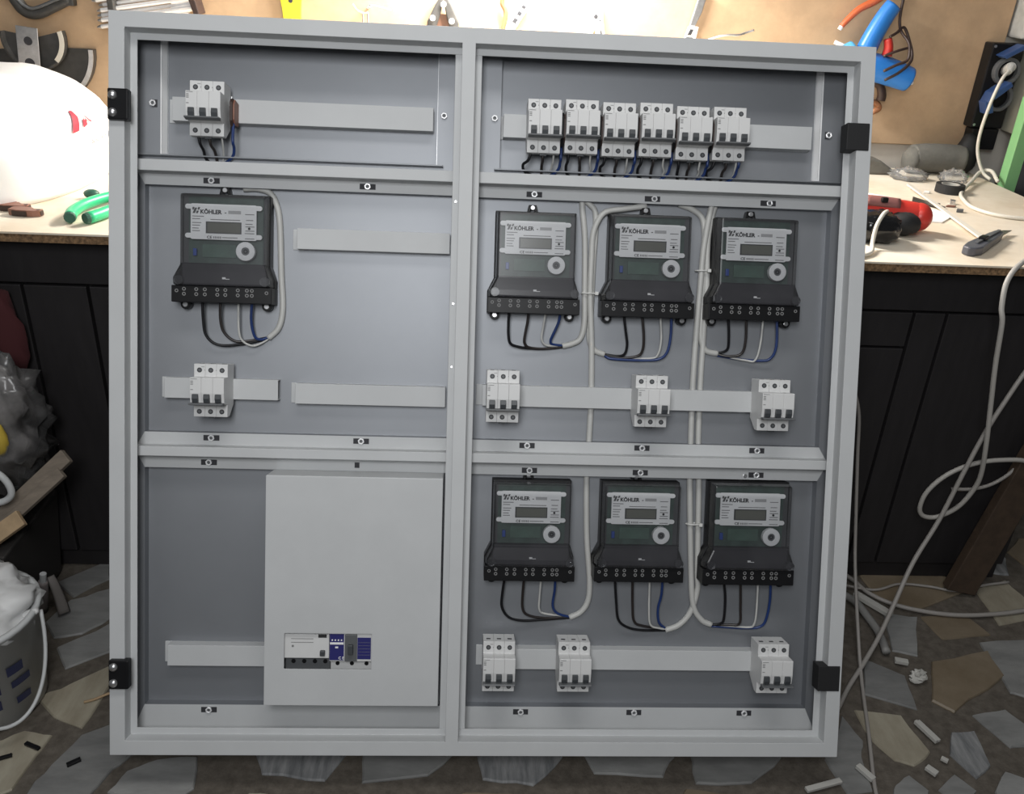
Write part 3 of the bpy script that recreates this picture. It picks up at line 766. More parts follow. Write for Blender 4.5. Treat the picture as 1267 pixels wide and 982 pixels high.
for (x, y, z, w, lab) in ((.1630, .083, .7686, .016, 'white cable tie round the cables left of the middle upper meter'), (.3550, .0835, .8130, .014, 'white cable tie round the cables between upper middle and right meters'), (.3590, .0835, .3764, .015, 'white cable tie round the cables between lower middle and right meters')):
    r = thing('cable_tie', lab, 'cable tie', at(x, y, z), CROT, 'white cable ties')
    b = MB()
    pts = [(w*.80*math.cos(a), .0078*math.sin(a), 0) for a in [2*math.pi*i/16 for i in range(17)]]
    b.tube(pts, .0013, 6, 2).build('strap', M_TIE, r, smooth=True)
    MB().box(w*.55, w*.55+.006, -.0110, -.0055, -.0028, .0028).build('lock', M_TIE, r, bevel=.0006)

# ================================================================== THINGS ON THE WALL BOARD
class Thing:
    """a thing whose parts are written in room coordinates"""
    def __init__(s, name, label, cat, base, group=None):
        s.base = Vector(base); s.root = thing(name, label, cat, base, (0,0,0), group)
    def part(s, b, name, m, parent=None, **k):
        o = b.build(name, m, parent or s.root, **k)
        if parent is None: o.location = -s.base
        return o
WY = 1.16
def arcpts(cx, cz, r, a0, a1, n=20): return [(cx+r*math.cos(math.radians(a0+(a1-a0)*i/n)), cz+r*math.sin(math.radians(a0+(a1-a0)*i/n))) for i in range(n+1)]

# clamp frame, dark grey
t = Thing('clamp_frame', 'dark grey bent clamp frame hanging at the upper left corner', 'clamp', (-1.10, WY-.01, 1.10))
t.part(MB().tube([(-1.215, WY-.016, 1.20), (-1.165, WY-.016, 1.105), (-1.145, WY-.016, 1.079), (-1.115, WY-.016, 1.076), (-1.075, WY-.016, 1.093), (-1.035, WY-.016, 1.112)], .016, 10, 6, flat=.8), 'frame', M_GUARD, smooth=True)
t.part(MB().tube([(-1.180, WY-.030, 1.165), (-1.155, WY-.030, 1.108), (-1.138, WY-.030, 1.090), (-1.115, WY-.030, 1.087), (-1.050, WY-.030, 1.113)], .004, 8), 'rib', M_DGREY, smooth=True)
t.part(MB().box(-1.050, -1.022, WY-.028, WY-.004, 1.095, 1.135), 'jaw_pad', M_GUARD, bevel=.003)

# two grinder guards and the perforated bracket
def guard(name, label, cx, cz, r, a0, a1, y, rimcol, th=.010):
    g = Thing(name, label, 'guard', (cx, y, cz))
    pl = [(cx, cz)]+arcpts(cx, cz, r, a0, a1)
    g.part(MB().prism(pl, y-.003, y, 'y'), 'disc', M_GUARD)
    outer = arcpts(cx, cz, r, a0, a1); inner = arcpts(cx, cz, r-.004, a1, a0)
    g.part(MB().prism(outer+inner, y-.024, y, 'y'), 'rim', M_GUARD)
    o2 = arcpts(cx, cz, r+.001, a1-60, a1); i2 = arcpts(cx, cz, r-th, a1, a1-60)
    g.part(MB().prism(o2+i2, y-.026, y-.0242, 'y'), 'worn_edge', rimcol)
    return g
guard('grinder_guard', 'larger dark half-round grinder guard with worn metal edge on the wall', -1.125, .996, .130, 185, 360, WY-.002, M_STEEL)
guard('grinder_guard', 'smaller black half-round grinder guard with pale edge behind a perforated strip', -1.125, 1.020, .076, 170, 375, WY-.032, mat('pale_worn_edge', (.62,.58,.50), .6))
t = Thing('perforated_strip', 'bent galvanised strip with two holes hanging over the guards', 'bracket', (-1.13, WY-.07, .98))
st = Matrix.Translation((-1.135, 0, .985)) @ Matrix.Rotation(math.radians(6), 4, 'Y')
b = MB().box(-.026, .026, WY-.066, WY-.0635, -.055, .062).box(-.030, .026, WY-.072, WY-.0695, -.088, -.050)
b.v = [tuple(st @ Vector(v)) for v in b.v]
t.part(b, 'strip', M_STEEL, bevel=.003)
for dz, rr in ((.030, .010), (-.022, .012)):
    c = st @ Vector((.002, WY-.0665, dz)); t.part(MB().cyl(c, (c[0], c[1]-.0008, c[2]), rr, n=18), 'hole', M_SLOT)

# drill bits lying in a rack
rb = random.Random(11)
tips = [(-.962, 1.052), (-.955, 1.068), (-.957, 1.078), (-.953, 1.090), (-.950, 1.102), (-.962, 1.112), (-.940, 1.122), (-.945, 1.135)]
ordb = ['lowest', 'second lowest', 'third lowest', 'fourth lowest', 'fourth from the top', 'third from the top', 'second from the top', 'topmost']
for i, (x, z) in enumerate(tips):
    t = Thing('drill_bit', f'{ordb[i]} of the bright steel rods racked above the cabinet corner', 'drill bit', (x, WY-.03, z), 'steel rods racked above the cabinet corner')
    dx = rb.uniform(.205, .235); dz = dx*.17; y0 = WY-.030-.010*(i % 2)
    t.part(MB().cyl((x, y0, z), (x+dx*.78, y0, z+dz*.78), .0052, n=10), 'shank', M_ZINC, smooth=False)
    t.part(MB().cyl((x+dx*.78, y0, z+dz*.78), (x+dx, y0, z+dz), .0085, n=12), 'socket', M_ZINC, bevel=.001)
    t.part(MB().cyl((x-.010, y0, z-.0017), (x, y0, z), .002, .0052, n=10), 'tip', M_STEEL)
t = Thing('rod_rack', 'dark bracket holding the steel rods at the top edge of the picture', 'rack', (-.735, WY, 1.12))
t.part(MB().prism([(-.742,1.150),(-.725,1.150),(-.712,1.092),(-.726,1.092)], WY-.060, WY, 'y'), 'end_plate', M_DKBRN, bevel=.002)
t.part(MB().box(-.93, -.915, WY-.060, WY, 1.03, 1.15), 'peg_plate', M_GUARD, bevel=.002)

# yellow tool end
t = Thing('yellow_spatula', 'yellow tapering tool blade with a hole hung on the board', 'tool', (-.50, WY-.01, 1.10))
t.part(MB().prism([(-.530,1.175),(-.466,1.175),(-.474,1.110),(-.479,1.03),(-.516,1.03),(-.521,1.11)], WY-.012, WY-.004, 'y'), 'blade', M_YEL, bevel=.002)
t.part(MB().cyl((-.4985, WY-.012, 1.131), (-.4985, WY-.0126, 1.131), .0055, n=14), 'hole', M_SLOT)

# wire hook
t = Thing('wire_hook', 'curved thin metal hook with two pins on the bright wall', 'hook', (-.31, WY-.02, 1.11))
t.part(MB().tube([(-.343, WY-.035, 1.132), (-.332, WY-.035, 1.118), (-.318, WY-.035, 1.113), (-.306, WY-.035, 1.114)], .0022, 6), 'curl', M_STEEL, smooth=True)
t.part(MB().tube([(-.302, WY-.035, 1.130), (-.285, WY-.035, 1.130), (-.248, WY-.035, 1.122)], .0022, 6), 'arm', M_STEEL, smooth=True)
for x in (-.318, -.306): t.part(MB().cyl((x, WY-.034, 1.06), (x, WY-.034, 1.114), .0026, n=8), 'pin', M_STEEL)
t.part(MB().cyl((-.306, WY-.034, 1.125), (-.306, WY, 1.125), .003, n=8), 'stem', M_STEEL)

# crimping pliers head
t = Thing('crimping_pliers', 'black crimping pliers head with bright rivets hung above the mullion', 'pliers', (-.12, WY-.02, 1.10))
t.part(MB().prism([(-.128,1.160),(-.120,1.150),(-.127,1.118),(-.146,1.060),(-.162,1.060),(-.160,1.100),(-.140,1.140)], WY-.030, WY-.012, 'y'), 'jaw', M_GUARD, bevel=.003)
t.part(MB().prism([(-.112,1.160),(-.120,1.150),(-.113,1.118),(-.095,1.060),(-.080,1.060),(-.081,1.100),(-.100,1.140)], WY-.034, WY-.016, 'y'), 'jaw', M_GUARD, bevel=.003)
t.part(MB().prism([(-.127,1.118),(-.113,1.118),(-.095,1.06),(-.146,1.06)], WY-.020, WY-.014, 'y'), 'die_plate', mat('copper_die', (.16,.08,.05), .5))
for x, z in ((-.1195, 1.141), (-.146, 1.109), (-.0985, 1.1035)):
    t.part(MB().cyl((x, WY-.034, z), (x, WY-.037, z), .0070, n=14), 'rivet', M_ZINC)

# stripping tool, tilted
t = Thing('wire_stripper', 'tilted silver wire stripper with dark slots on the overexposed wall', 'tool', (.055, WY-.02, 1.11))
rt = Matrix.Translation((.058, 0, 1.110)) @ Matrix.Rotation(math.radians(32), 4, 'Y')
def RT(b):
    b.v = [tuple(rt @ Vector(v)) for v in b.v]; return b
t.part(RT(MB().box(-.011, .013, WY-.022, WY-.012, -.060, .055)), 'plate', M_ZINC, bevel=.002)
for z, h in ((.040, .008), (.022, .010), (.002, .012)): t.part(RT(MB().box(-.004, .006, WY-.0225, WY-.0220, z-h/2, z+h/2)), 'slot', M_SLOT)
t.part(MB().tube([(.030, WY-.02, 1.175), (.026, WY-.02, 1.150), (.036, WY-.02, 1.128), (.030, WY-.02, 1.08)], .006, 8), 'spring_arm', M_COPPER, smooth=True)

# pale metal plier head with holes
t = Thing('silver_pliers', 'overexposed silver pliers head with three dark holes on the wall', 'pliers', (.262, WY-.02, 1.10))
t.part(MB().prism([(.246,1.17),(.276,1.17),(.282,1.125),(.296,1.06),(.276,1.06),(.262,1.10),(.250,1.06),(.230,1.06),(.242,1.125)], WY-.026, WY-.012, 'y'), 'head', M_ZINC, bevel=.003)
for x, z, r_ in ((.2625, 1.130, .0055), (.250, 1.1235, .002), (.274, 1.1215, .002)): t.part(MB().cyl((x, WY-.026, z), (x, WY-.0268, z), r_, n=12), 'hole', M_SLOT)
t.part(MB().prism([(.276,1.104),(.286,1.085),(.276,1.085)], WY-.0268, WY-.026, 'y'), 'notch', M_GUARD)

# saw blade end
t = Thing('saw_frame', 'grey saw frame end with a slotted clamp above the right compartment', 'saw', (.51, WY-.02, 1.13))
t.part(MB().prism([(.520,1.20),(.540,1.20),(.530,1.150),(.517,1.118),(.503,1.118)], WY-.024, WY-.010, 'y'), 'blade', M_STEEL, bevel=.002)
t.part(MB().prism([(.503,1.118),(.526,1.118),(.522,1.088),(.494,1.086)], WY-.030, WY-.008, 'y'), 'clamp', M_LABEL, bevel=.002)
t.part(MB().prism([(.504,1.112),(.513,1.112),(.508,1.098),(.498,1.098)], WY-.031, WY-.030, 'y'), 'slot', M_SLOT)
t.part(MB().prism([(.495,1.093),(.514,1.093),(.512,1.087),(.492,1.087)], WY-.031, WY-.030, 'y'), 'slot', M_GUARD)
# twisted wire
tag(MB().tube([(.545, WY-.010, 1.083), (.580, WY-.030, 1.098), (.605, WY-.035, 1.103), (.628, WY-.035, 1.104), (.648, WY-.030, 1.110), (.668, WY-.030, 1.117)], .0032, 6).build('bent_wire', M_STEEL, smooth=True), 'short bent wire sticking from the board above the right compartment', 'wire')

# hot-air gun hanging by its cord
t = Thing('heat_gun', 'blue heat gun with red trigger hanging at the right of the board', 'heat gun', (.98, WY, 1.09))
y = WY-.060
t.part(MB().tube([(1.000, y, 1.192), (.985, y, 1.165), (.968, y, 1.125), (.955, y, 1.085)], (.026, .032), 14, 6, flat=.75), 'handle', M_CYAN, smooth=True)
t.part(MB().tube([(.925, y, 1.088), (.905, y, 1.070), (.900, y, 1.04)], (.022, .028), 12, 5), 'nozzle', mat('light_blue_plastic', (.10,.38,.62), .35), smooth=True)
t.part(MB().tube([(.925, y, 1.048), (.985, y, 1.045), (1.035, y, 1.034), (1.062, y, 1.026), (1.082, y, 1.020)], (.036, .030), 16, 5), 'barrel', M_CYAN, smooth=True)
t.part(MB().tube([(1.000, y-.01, 1.115), (1.006, y-.012, 1.095), (1.006, y-.012, 1.075)], (.010, .013), 10, 4), 'trigger', M_RED, smooth=True)
t.part(MB().tube([(1.078, y, 1.015), (1.096, y, 1.011)], .0045, 8), 'tip', M_LABEL)
t = Thing('gun_cord', 'black cord looping over the blue heat gun', 'cord', (1.04, WY-.02, 1.1))
for pts in ([(1.030, WY-.05, 1.26), (1.026, WY-.05, 1.19), (1.030, WY-.06, 1.140), (1.046, WY-.09, 1.110), (1.050, WY-.10, 1.085), (1.045, WY-.105, 1.068), (1.020, WY-.11, 1.058), (.99, WY-.11, 1.042)],
            [(1.000, WY-.08, 1.120), (1.020, WY-.07, 1.130), (1.040, WY-.06, 1.142), (1.058, WY-.07, 1.110), (1.063, WY-.09, 1.080), (1.055, WY-.10, 1.060), (1.03, WY-.105, 1.038), (1.0, WY-.105, 1.02)],
            [(.99, WY-.09, 1.075), (1.02, WY-.09, 1.088), (1.045, WY-.08, 1.094), (1.058, WY-.08, 1.098)]):
    t.part(MB().tube(pts, .0036, 6), 'strand', M_DKBRN, smooth=True)
t = Thing('cutter_handle', 'orange curved cutter handle at the top above the heat gun', 'cutter', (.93, WY-.02, 1.17))
t.part(MB().tube([(1.00, WY-.025, 1.225), (.965, WY-.025, 1.198), (.930, WY-.025, 1.178), (.905, WY-.025, 1.152), (.893, WY-.025, 1.136)], (.011, .007), 10, 6), 'grip', M_ORG, smooth=True)
t.part(MB().tube([(.893, WY-.025, 1.136), (.889, WY-.025, 1.128)], .0055, 8), 'tip', M_LABEL)
t = Thing('hanging_plug', 'dark brown plug with copper end hanging below the heat gun', 'plug', (1.035, WY-.02, .97))
t.part(MB().tube([(1.000, WY-.02, 1.010), (1.028, WY-.02, .998), (1.040, WY-.02, .975), (1.040, WY-.02, .960)], (.010, .012), 10, 4), 'grip', M_DKBRN, smooth=True)
t.part(MB().tube([(1.012, WY-.02, .958), (1.034, WY-.02, .950), (1.040, WY-.02, .940), (1.025, WY-.02, .930)], .008, 8, 4), 'copper_end', M_COPPER, smooth=True)
tag(MB().tube([(.885, WY-.02, 1.098), (.905, WY-.03, 1.091), (.92, WY-.03, 1.085)], .005, 8, 4).build('white_tag', M_PAPER, smooth=True), 'small pale tag sticking up left of the heat gun', 'tag')

# socket panel
t = Thing('socket_panel', 'black wall socket panel with two round outlets and blue flip lids', 'socket panel', (1.332, WY, .98))
t.part(MB().box(1.290, 1.376, WY-.045, WY, .905, 1.116), 'case', M_BLACK, bevel=.004)
t.part(MB().box(1.300, 1.374, WY-.040, WY, .848, .903), 'lower_case', M_BLACK, bevel=.004)
for z, dz in ((1.050, 0), (.985, 0)):
    s = t.part(MB().ring((1.338, WY-.045, z), (0,-1,0), .034, .025, .018, 24), 'outlet_collar', M_DGREY, bevel=.001)
    MB().cyl((1.338, WY-.046, z), (1.338, WY-.050, z), .025, n=20).build('outlet_face', M_BLACK, s)
lid = M_BLUEP
lidm = mat('blue_lid', (.035, .075, .20), .35)
b = MB().prism([(1.300,1.088),(1.312,1.082),(1.356,1.108),(1.350,1.118)], WY-.088, WY-.048, 'y'); t.part(b, 'flip_lid', lidm, bevel=.002)
b = MB().prism([(1.292,.975),(1.312,.985),(1.348,1.018),(1.340,1.028),(1.300,1.000)], WY-.090, WY-.048, 'y'); t.part(b, 'flip_lid', lidm, bevel=.002)
b = MB().prism([(1.288,.975),(1.306,.985),(1.318,.950),(1.300,.945)], WY-.085, WY-.050, 'y'); t.part(b, 'lid_back', lidm, bevel=.002)
for x, z in ((1.297, 1.108), (1.297, .913)): t.part(MB().cyl((x, WY-.045, z), (x, WY-.0465, z), .0035, n=10), 'screw', M_STEEL)
t = Thing('power_cable', 'white mains cable plugged into the socket panel and dropping to the bench', 'cable', (1.33, 1.04, .79))
t.part(MB().cyl((1.340, WY-.050, 1.052), (1.332, WY-.082, 1.064), .015, .012, n=14).cyl((1.332, WY-.082, 1.064), (1.322, WY-.095, 1.052), .010, .007, n=12), 'plug', mat('dirty_white_plastic', (.50,.49,.46), .45), smooth=False, bevel=.001)
t.part(MB().tube([(1.322, 1.066, 1.056), (1.300, 1.050, 1.035), (1.283, 1.040, .983), (1.280, 1.045, .911), (1.290, 1.05, .855), (1.312, 1.040, .806), (1.328, 1.02, .790)], .0042, 8), 'lead', M_WCABLE, smooth=True)

# beige power supply with fan grille and vents
t = Thing('power_supply', 'beige metal power supply box with fan grille and vent slots', 'power supply', (1.50, WY, .93))
t.part(MB().box(1.400, 1.62, 1.02, WY-.001, .895, 1.126), 'case', M_BEIGE, bevel=.003)
for k in range(5): t.part(MB().box(1.412, 1.445, 1.0190, 1.0200, .912+.0085*k, .9155+.0085*k), 'vent', M_SLOT)
for r_ in (.034, .026, .018): t.part(MB().ring((1.470, 1.020, 1.055), (0,-1,0), r_, r_-.004, .002, 24), 'grille_ring', M_SLOT)
t = Thing('green_post', 'green painted steel angle post at the right end of the bench', 'post', (1.368, 1.0, 0))
t.part(MB().prism([(1.352,.990),(1.384,.990),(1.384,.994),(1.356,.994),(1.356,1.025),(1.352,1.025)], 0.0, 1.00, 'z'), 'angle_bar', M_GRSTEEL, bevel=.001)
t = Thing('black_bag', 'black plastic bag slumped behind the green post', 'bag', (1.56, 1.06, .0))
t.part(MB().blob((1.520, 1.085, .47), (.17, .085, .44), 26, 22, .14, 4, 4, flatz=0.0), 'film', M_RUBBER, smooth=True)

# ================================================================== ON THE BENCH, RIGHT SIDE
BT = .782
t = Thing('foam_roll', 'grey foam roll lying against the wall at the back of the bench', 'foam roll', (1.27, 1.11, BT))
b = MB(); b.tube([(1.150, 1.110, BT+.036), (1.185, 1.110, BT+.040), (1.25, 1.110, BT+.040), (1.285, 1.108, BT+.038)], .038, 18, 5); t.part(b, 'roll', M_FOAM, smooth=True)
t.part(MB().blob((1.145, 1.105, BT+.034), (.022, .036, .034), 14, 10, .08, 3, 5), 'rounded_end', M_FOAM, smooth=True)
t = Thing('foam_scrap', 'flattened grey foam scrap at the back beside the cabinet rim', 'foam scrap', (1.02, 1.08, BT))
t.part(MB().prism([(.90, BT), (1.115, BT), (1.085, BT+.012), (1.045, BT+.036), (1.00, BT+.046), (.90, BT+.048)], 1.06, 1.12, 'y'), 'sheet', M_FOAM, bevel=.006)
t = Thing('dark_filler', 'added dark pouch at the back bench corner beside the foam roll', 'filler', (1.305, 1.115, BT))  # black lump added to darken the bench corner
t.part(MB().blob((1.300, 1.118, BT+.052), (.030, .030, .055), 18, 14, .12, 3, 7, flatz=BT+.001), 'cloth', M_RUBBER, smooth=True)
for (c, r_, lab) in (((1.105, 1.02, BT+.010), (.046, .034, .020), 'crumpled clear film at the back of the bench beside the foam roll'), ((1.215, 1.00, BT+.012), (.034, .026, .022), 'crumpled clear film ball behind the black tape roll')):
    b = MB().blob(c, r_, 26, 16, .40, 4.5, 2, flatz=BT+.0005)
    tag(b.build('clear_film', M_FILM, smooth=True), lab, 'plastic film')
t = Thing('tape_roll', 'black roll of insulating tape lying on the bench', 'tape', (1.150, .885, BT))
t.part(MB().ring((1.150, .885, BT+.0003), (0,0,1), .034, .022, .021, 32), 'tape', M_RUBBER, bevel=.001)
t.part(MB().ring((1.150, .885, BT+.0003), (0,0,1), .0219, .0195, .021, 32), 'core', mat('pale_core', (.35,.34,.31), .6))
t = Thing('paper_sheet', 'white sheet of card with a dark label lying behind the red grinder', 'card', (.97, .70, BT))
t.part(MB().prism([(.80,.93),(.965,.800),(1.045,.650),(.985,.585),(.80,.62)], BT+.0004, BT+.0030, 'z'), 'card', M_PAPER)
t.part(MB().prism([(1.000,.765),(1.022,.808),(1.058,.716),(1.040,.705)], BT+.0031, BT+.0045, 'z'), 'dark_label', mat('brown_black_film', (.035,.030,.027), .4))
tag(MB().prism([(1.058,.925),(1.068,.918),(1.012,.455),(.998,.458)], BT+.0046, BT+.0090, 'z').build('duct_strip', M_WCABLE, bevel=.001), 'narrow pale trunking strip lying from the card to the knife', 'strip')
# grinder, red with black grips
t = Thing('angle_grinder', 'red power tool with black rubber grips lying on the bench', 'power tool', (.82, .51, BT))
t.part(MB().tube([(.68, .535, BT+.036), (.76, .528, BT+.037), (.83, .518, BT+.036), (.870, .510, BT+.034), (.890, .505, BT+.032)], (.031, .028), 18, 6, flat=.95), 'body', M_RED, smooth=True)
t.part(MB().blob((.888, .505, BT+.032), (.026, .029, .029), 18, 12, .03, 3, 1), 'tail', M_RED, smooth=True)
t.part(MB().tube([(.770, .512, BT+.062), (.805, .507, BT+.061), (.840, .503, BT+.058)], .013, 10, 4, flat=.5), 'vent_band', mat('dull_red_grey', (.25,.10,.09), .5), smooth=True)
t.part(MB().blob((.845, .478, BT+.024), (.036, .028, .0235), 20, 14, .06, 3, 2), 'grip', M_RUBBER, smooth=True)
t.part(MB().box(.797, .810, .492, .502, BT+.062, BT+.072), 'switch', M_BLACK, bevel=.002)
t = Thing('wrapped_battery', 'shiny black plastic-wrapped lump in front of the red tool', 'battery', (.79, .44, BT))
t.part(MB().blob((.765, .435, BT+.028), (.048, .045, .031), 28, 18, .16, 5, 3, flatz=BT+.001, power=.8), 'wrap', mat('glossy_black_film', (.008,.008,.009), .14, bump=.5, bscale=45), smooth=True)
tag(MB().tube([(.800, .470, BT+.048), (.786, .440, BT+.057), (.765, .410, BT+.058), (.748, .390, BT+.040), (.738, .370, BT+.014), (.720, .330, BT+.005), (.68, .30, BT+.005)], .0042, 8).build('tool_lead', M_WCABLE, smooth=True), 'white lead bending over the black wrapped lump beside the cabinet rim', 'cable')
# utility knife
t = Thing('utility_knife', 'grey snap-off utility knife lying at the front of the bench', 'knife', (1.0, .43, BT))
a = math.atan2(.17, .175); km = Matrix.Translation((.930, .358, BT)) @ Matrix.Rotation(a, 4, 'Z') @ Matrix.Scale(1.12, 4)
def K(b): b.v = [tuple(km @ Vector(v)) for v in b.v]; return b
t.part(K(MB().prism([(-.010,-.010),(-.016,.0),(-.010,.012),(.020,.015),(.120,.011),(.150,.008),(.150,-.007),(.120,-.010),(.030,-.015),(.010,-.016)], .0005, .016, 'z')), 'handle', mat('knife_grey', (.085,.088,.105), .35), bevel=.003)
t.part(K(MB().box(.020, .145, -.003, .003, .0155, .0190)), 'slider_track', M_DGREY, bevel=.001)
t.part(K(MB().box(.045, .066, -.006, .006, .0170, .0230)), 'slider', M_BLACK, bevel=.002)
t.part(K(MB().prism([(.149,-.006),(.205,-.006),(.190,.006),(.149,.006)], .007, .0085, 'z')), 'blade', mat('dark_blade', (.20,.19,.17), .3, metal=.7))
# cable loop on the bench
tag(MB().tube([(1.325, .98, BT+.012), (1.330, 1.03, BT+.028), (1.310, 1.045, BT+.022), (1.250, .970, BT+.012), (1.165, .855, BT+.008), (1.135, .785, BT+.006), (1.123, .712, BT+.005), (1.150, .653, BT+.005), (1.22, .628, BT+.005), (1.33, .62, BT+.005), (1.42, .62, BT-.02)], .0046, 8).build('cream_cable', M_WCABLE, smooth=True), 'cream cable curling round the tape roll and off the bench', 'cable')
for i, (x, y, z, sx, sy, lab) in enumerate(((1.065, .905, .006, .008, .005, 'tiny pale crumb left of the tape roll, the farther one'), (1.085, .868, .005, .010, .006, 'tiny pale crumb left of the tape roll, the nearer one'), (1.098, .765, .010, .008, .008, 'small steel bolt standing right of the dark label'), (1.078, .690, .007, .010, .008, 'small grey terminal piece right of the white card'), (1.052, .742, .006, .006, .006, 'tiny dark chip at the corner of the dark label'), (1.080, .735, .004, .014, .006, 'tiny reddish chip right of the trunking strip'))):
    m_ = [M_PAPER, M_PAPER, M_STEEL, M_DGREY, M_BLACK, M_RUST][i]
    tag(MB().prism([(x-sx, y-sy*.6), (x+sx*.4, y-sy), (x+sx, y+sy*.3), (x-sx*.3, y+sy)], BT+.0003, BT+z, 'z').build('bench_scrap', m_, bevel=.001), lab, 'scrap', 'scraps on the bench')

# ================================================================== ON THE BENCH, LEFT SIDE
t = Thing('white_sack', 'full white plastic sack with a small red mark lying on the bench', 'sack', (-1.12, .70, BT))
t.part(MB().blob((-1.120, .690, .846), (.285, .320, .158), 60, 40, .05, 2.0, 6, flatz=BT+.001, power=.76), 'film', M_SACK, smooth=True)
from mathutils.bvhtree import BVHTree
sack = [o for o in t.root.children if o.name.startswith('film')][0]
_sv = [v.co.copy() for v in sack.data.vertices]; _sf = [tuple(p.vertices) for p in sack.data.polygons]
bvh = BVHTree.FromPolygons(_sv, _sf)
def on_sack(y, z):
    """point on the sack's right-hand face at a given depth and height"""
    hit = bvh.ray_cast(Vector((-.5, y, z)), Vector((-1, 0, 0)))
    return None if hit[0] is None else hit[0]+Vector((.0035, 0, 0))
def wrap(ring, name, m):
    cy = sum(p[0] for p in ring)/len(ring); cz = sum(p[1] for p in ring)/len(ring)
    edge = []
    for i, p in enumerate(ring):
        q = ring[(i+1) % len(ring)]
        edge += [(p[0]+(q[0]-p[0])*k/4, p[1]+(q[1]-p[1])*k/4) for k in range(4)]
    n = len(edge); grid = [(cy, cz)]
    for f in (.34, .67, 1.0): grid += [(cy+(y-cy)*f, cz+(z-cz)*f) for y, z in edge]
    pts = [on_sack(y, z) for y, z in grid]
    if None in pts: return
    fs = [(0, 1+i, 1+(i+1) % n) for i in range(n)]
    for r_ in (0, 1): fs += [(1+r_*n+i, 1+(r_+1)*n+i, 1+(r_+1)*n+(i+1) % n, 1+r_*n+(i+1) % n) for i in range(n)]
    t.part(MB().add(pts, fs), name, m)
wrap([(0.6008, 0.8944), (0.6291, 0.895), (0.6466, 0.9188), (0.6442, 0.9326), (0.6345, 0.9326), (0.6291, 0.9265)], 'red_mark', M_REDINK)
wrap([(0.6529, 0.8969), (0.675, 0.8996), (0.6801, 0.9064), (0.6788, 0.9127), (0.6715, 0.9093), (0.6677, 0.9136), (0.6615, 0.9117)], 'red_mark', M_REDINK)
wrap([(0.6788, 0.9188), (0.6998, 0.9032), (0.695, 0.9013), (0.6772, 0.9159)], 'red_mark', M_REDINK)
me = text_mesh('AKIKEN', .0150, M_FAINT, .0)
vs = [on_sack(.650+v.co.x*2.5, .862+v.co.z) for v in me.vertices]
if None not in vs:
    for v, q in zip(me.vertices, vs): v.co = q+Vector((.003, 0, 0))
    o = link('faint_lettering', me, t.root); o.location = -t.base

def make_bt():
    r = thing('brown_terminal', '', 'terminal')
    MB().prism([(-.030,-.010),(-.012,-.014),(.018,-.012),(.030,-.006),(.030,.006),(.014,.004),(.004,.012),(-.016,.013),(-.030,.008)], .0, .012, 'z').build('housing', M_RUST, r, bevel=.001)
    MB().box(-.020, .008, -.0150, -.0120, .001, .010).build('slot', M_DKBRN, r)
    MB().cyl((.0255, -.002, .0115), (.0255, -.002, .0125), .0035, n=10).build('screw', M_DKBRN, r)
    MB().box(.026, .0312, -.005, .004, .002, .010).build('wire_entry', M_DKBRN, r)
    return r
bt0 = make_bt()
for i, (x, y, rz, z, lab) in enumerate(((-.935, .452, -.25, 0, 'brown rail terminal farthest back of the three on the bench'), (-.905, .428, -.10, .0, 'brown rail terminal in the middle of the three on the bench'), (-.868, .397, -.15, .0, 'brown rail terminal nearest the bench edge of the three'))):
    o = bt0 if i == 0 else copy_tree(bt0)
    o.location = (x, y, BT+.0004+z); o.rotation_euler = (0, 0, rz); o['label'] = lab; o['category'] = 'terminal'; o['group'] = 'loose brown terminals on the bench'

t = Thing('green_pliers', 'pliers with bright green grips lying on the bench beside the cabinet', 'pliers', (-.76, .42, BT))
t.part(MB().tube([(-.770, .352, BT+.012), (-.778, .385, BT+.013), (-.776, .430, BT+.014), (-.758, .480, BT+.015), (-.735, .515, BT+.015)], (.0110, .0095), 12, 5), 'grip', M_GREEN, smooth=True)
t.part(MB().tube([(-.737, .350, BT+.012), (-.722, .385, BT+.013), (-.712, .430, BT+.014), (-.715, .480, BT+.015), (-.728, .520, BT+.015)], (.0110, .0095), 12, 5), 'grip', M_GREEN, smooth=True)
for x, y, dx in ((-.770, .352, .002), (-.737, .350, -.004)): t.part(MB().cyl((x, y, BT+.012), (x+dx, y-.006, BT+.012), .0112, .0095, n=12), 'grip_end', M_DKGRN, bevel=.001)
t.part(MB().prism([(-.748,.505),(-.715,.505),(-.706,.545),(-.722,.590),(-.738,.590),(-.756,.545)], BT+.008, BT+.020, 'z'), 'jaws', M_STEEL, bevel=.002)
t.part(MB().cyl((-.731, .530, BT+.020), (-.731, .530, BT+.022), .007, n=14), 'pivot', M_GUARD)
t.part(MB().blob((-.800, .530, BT+.010), (.016, .012, .009), 10, 8, .05, 3, 2), 'spring_clip', M_DKGRN, smooth=True)

# ================================================================== UNDER AND BESIDE THE BENCH, LEFT
t = Thing('dark_red_cloth', 'dark red cloth hanging behind the clear bag under the bench', 'cloth', (-.93, .32, .45))
t.part(MB().blob((-.965, .318, .56), (.085, .022, .14), 18, 14, .2, 3, 2), 'cloth', M_DRED, smooth=True)
t = Thing('clear_bag', 'crumpled clear plastic bag of oddments under the bench at left', 'bag', (-.94, .25, .27))
t.part(MB().blob((-.945, .235, .425), (.110, .075, .155), 40, 30, .30, 5, 8), 'film', M_BAG, smooth=True)
t.part(MB().blob((-.935, .24, .43), (.080, .05, .120), 20, 14, .30, 4, 3), 'contents', mat('bag_contents', (.16,.15,.145), .6, var=.5, scale=25), smooth=True)
t.part(MB().blob((-.895, .175, .425), (.020, .014, .034), 12, 9, .2, 3, 3), 'yellow_item', mat('mustard_yellow', (.50,.36,.05), .6), smooth=True)
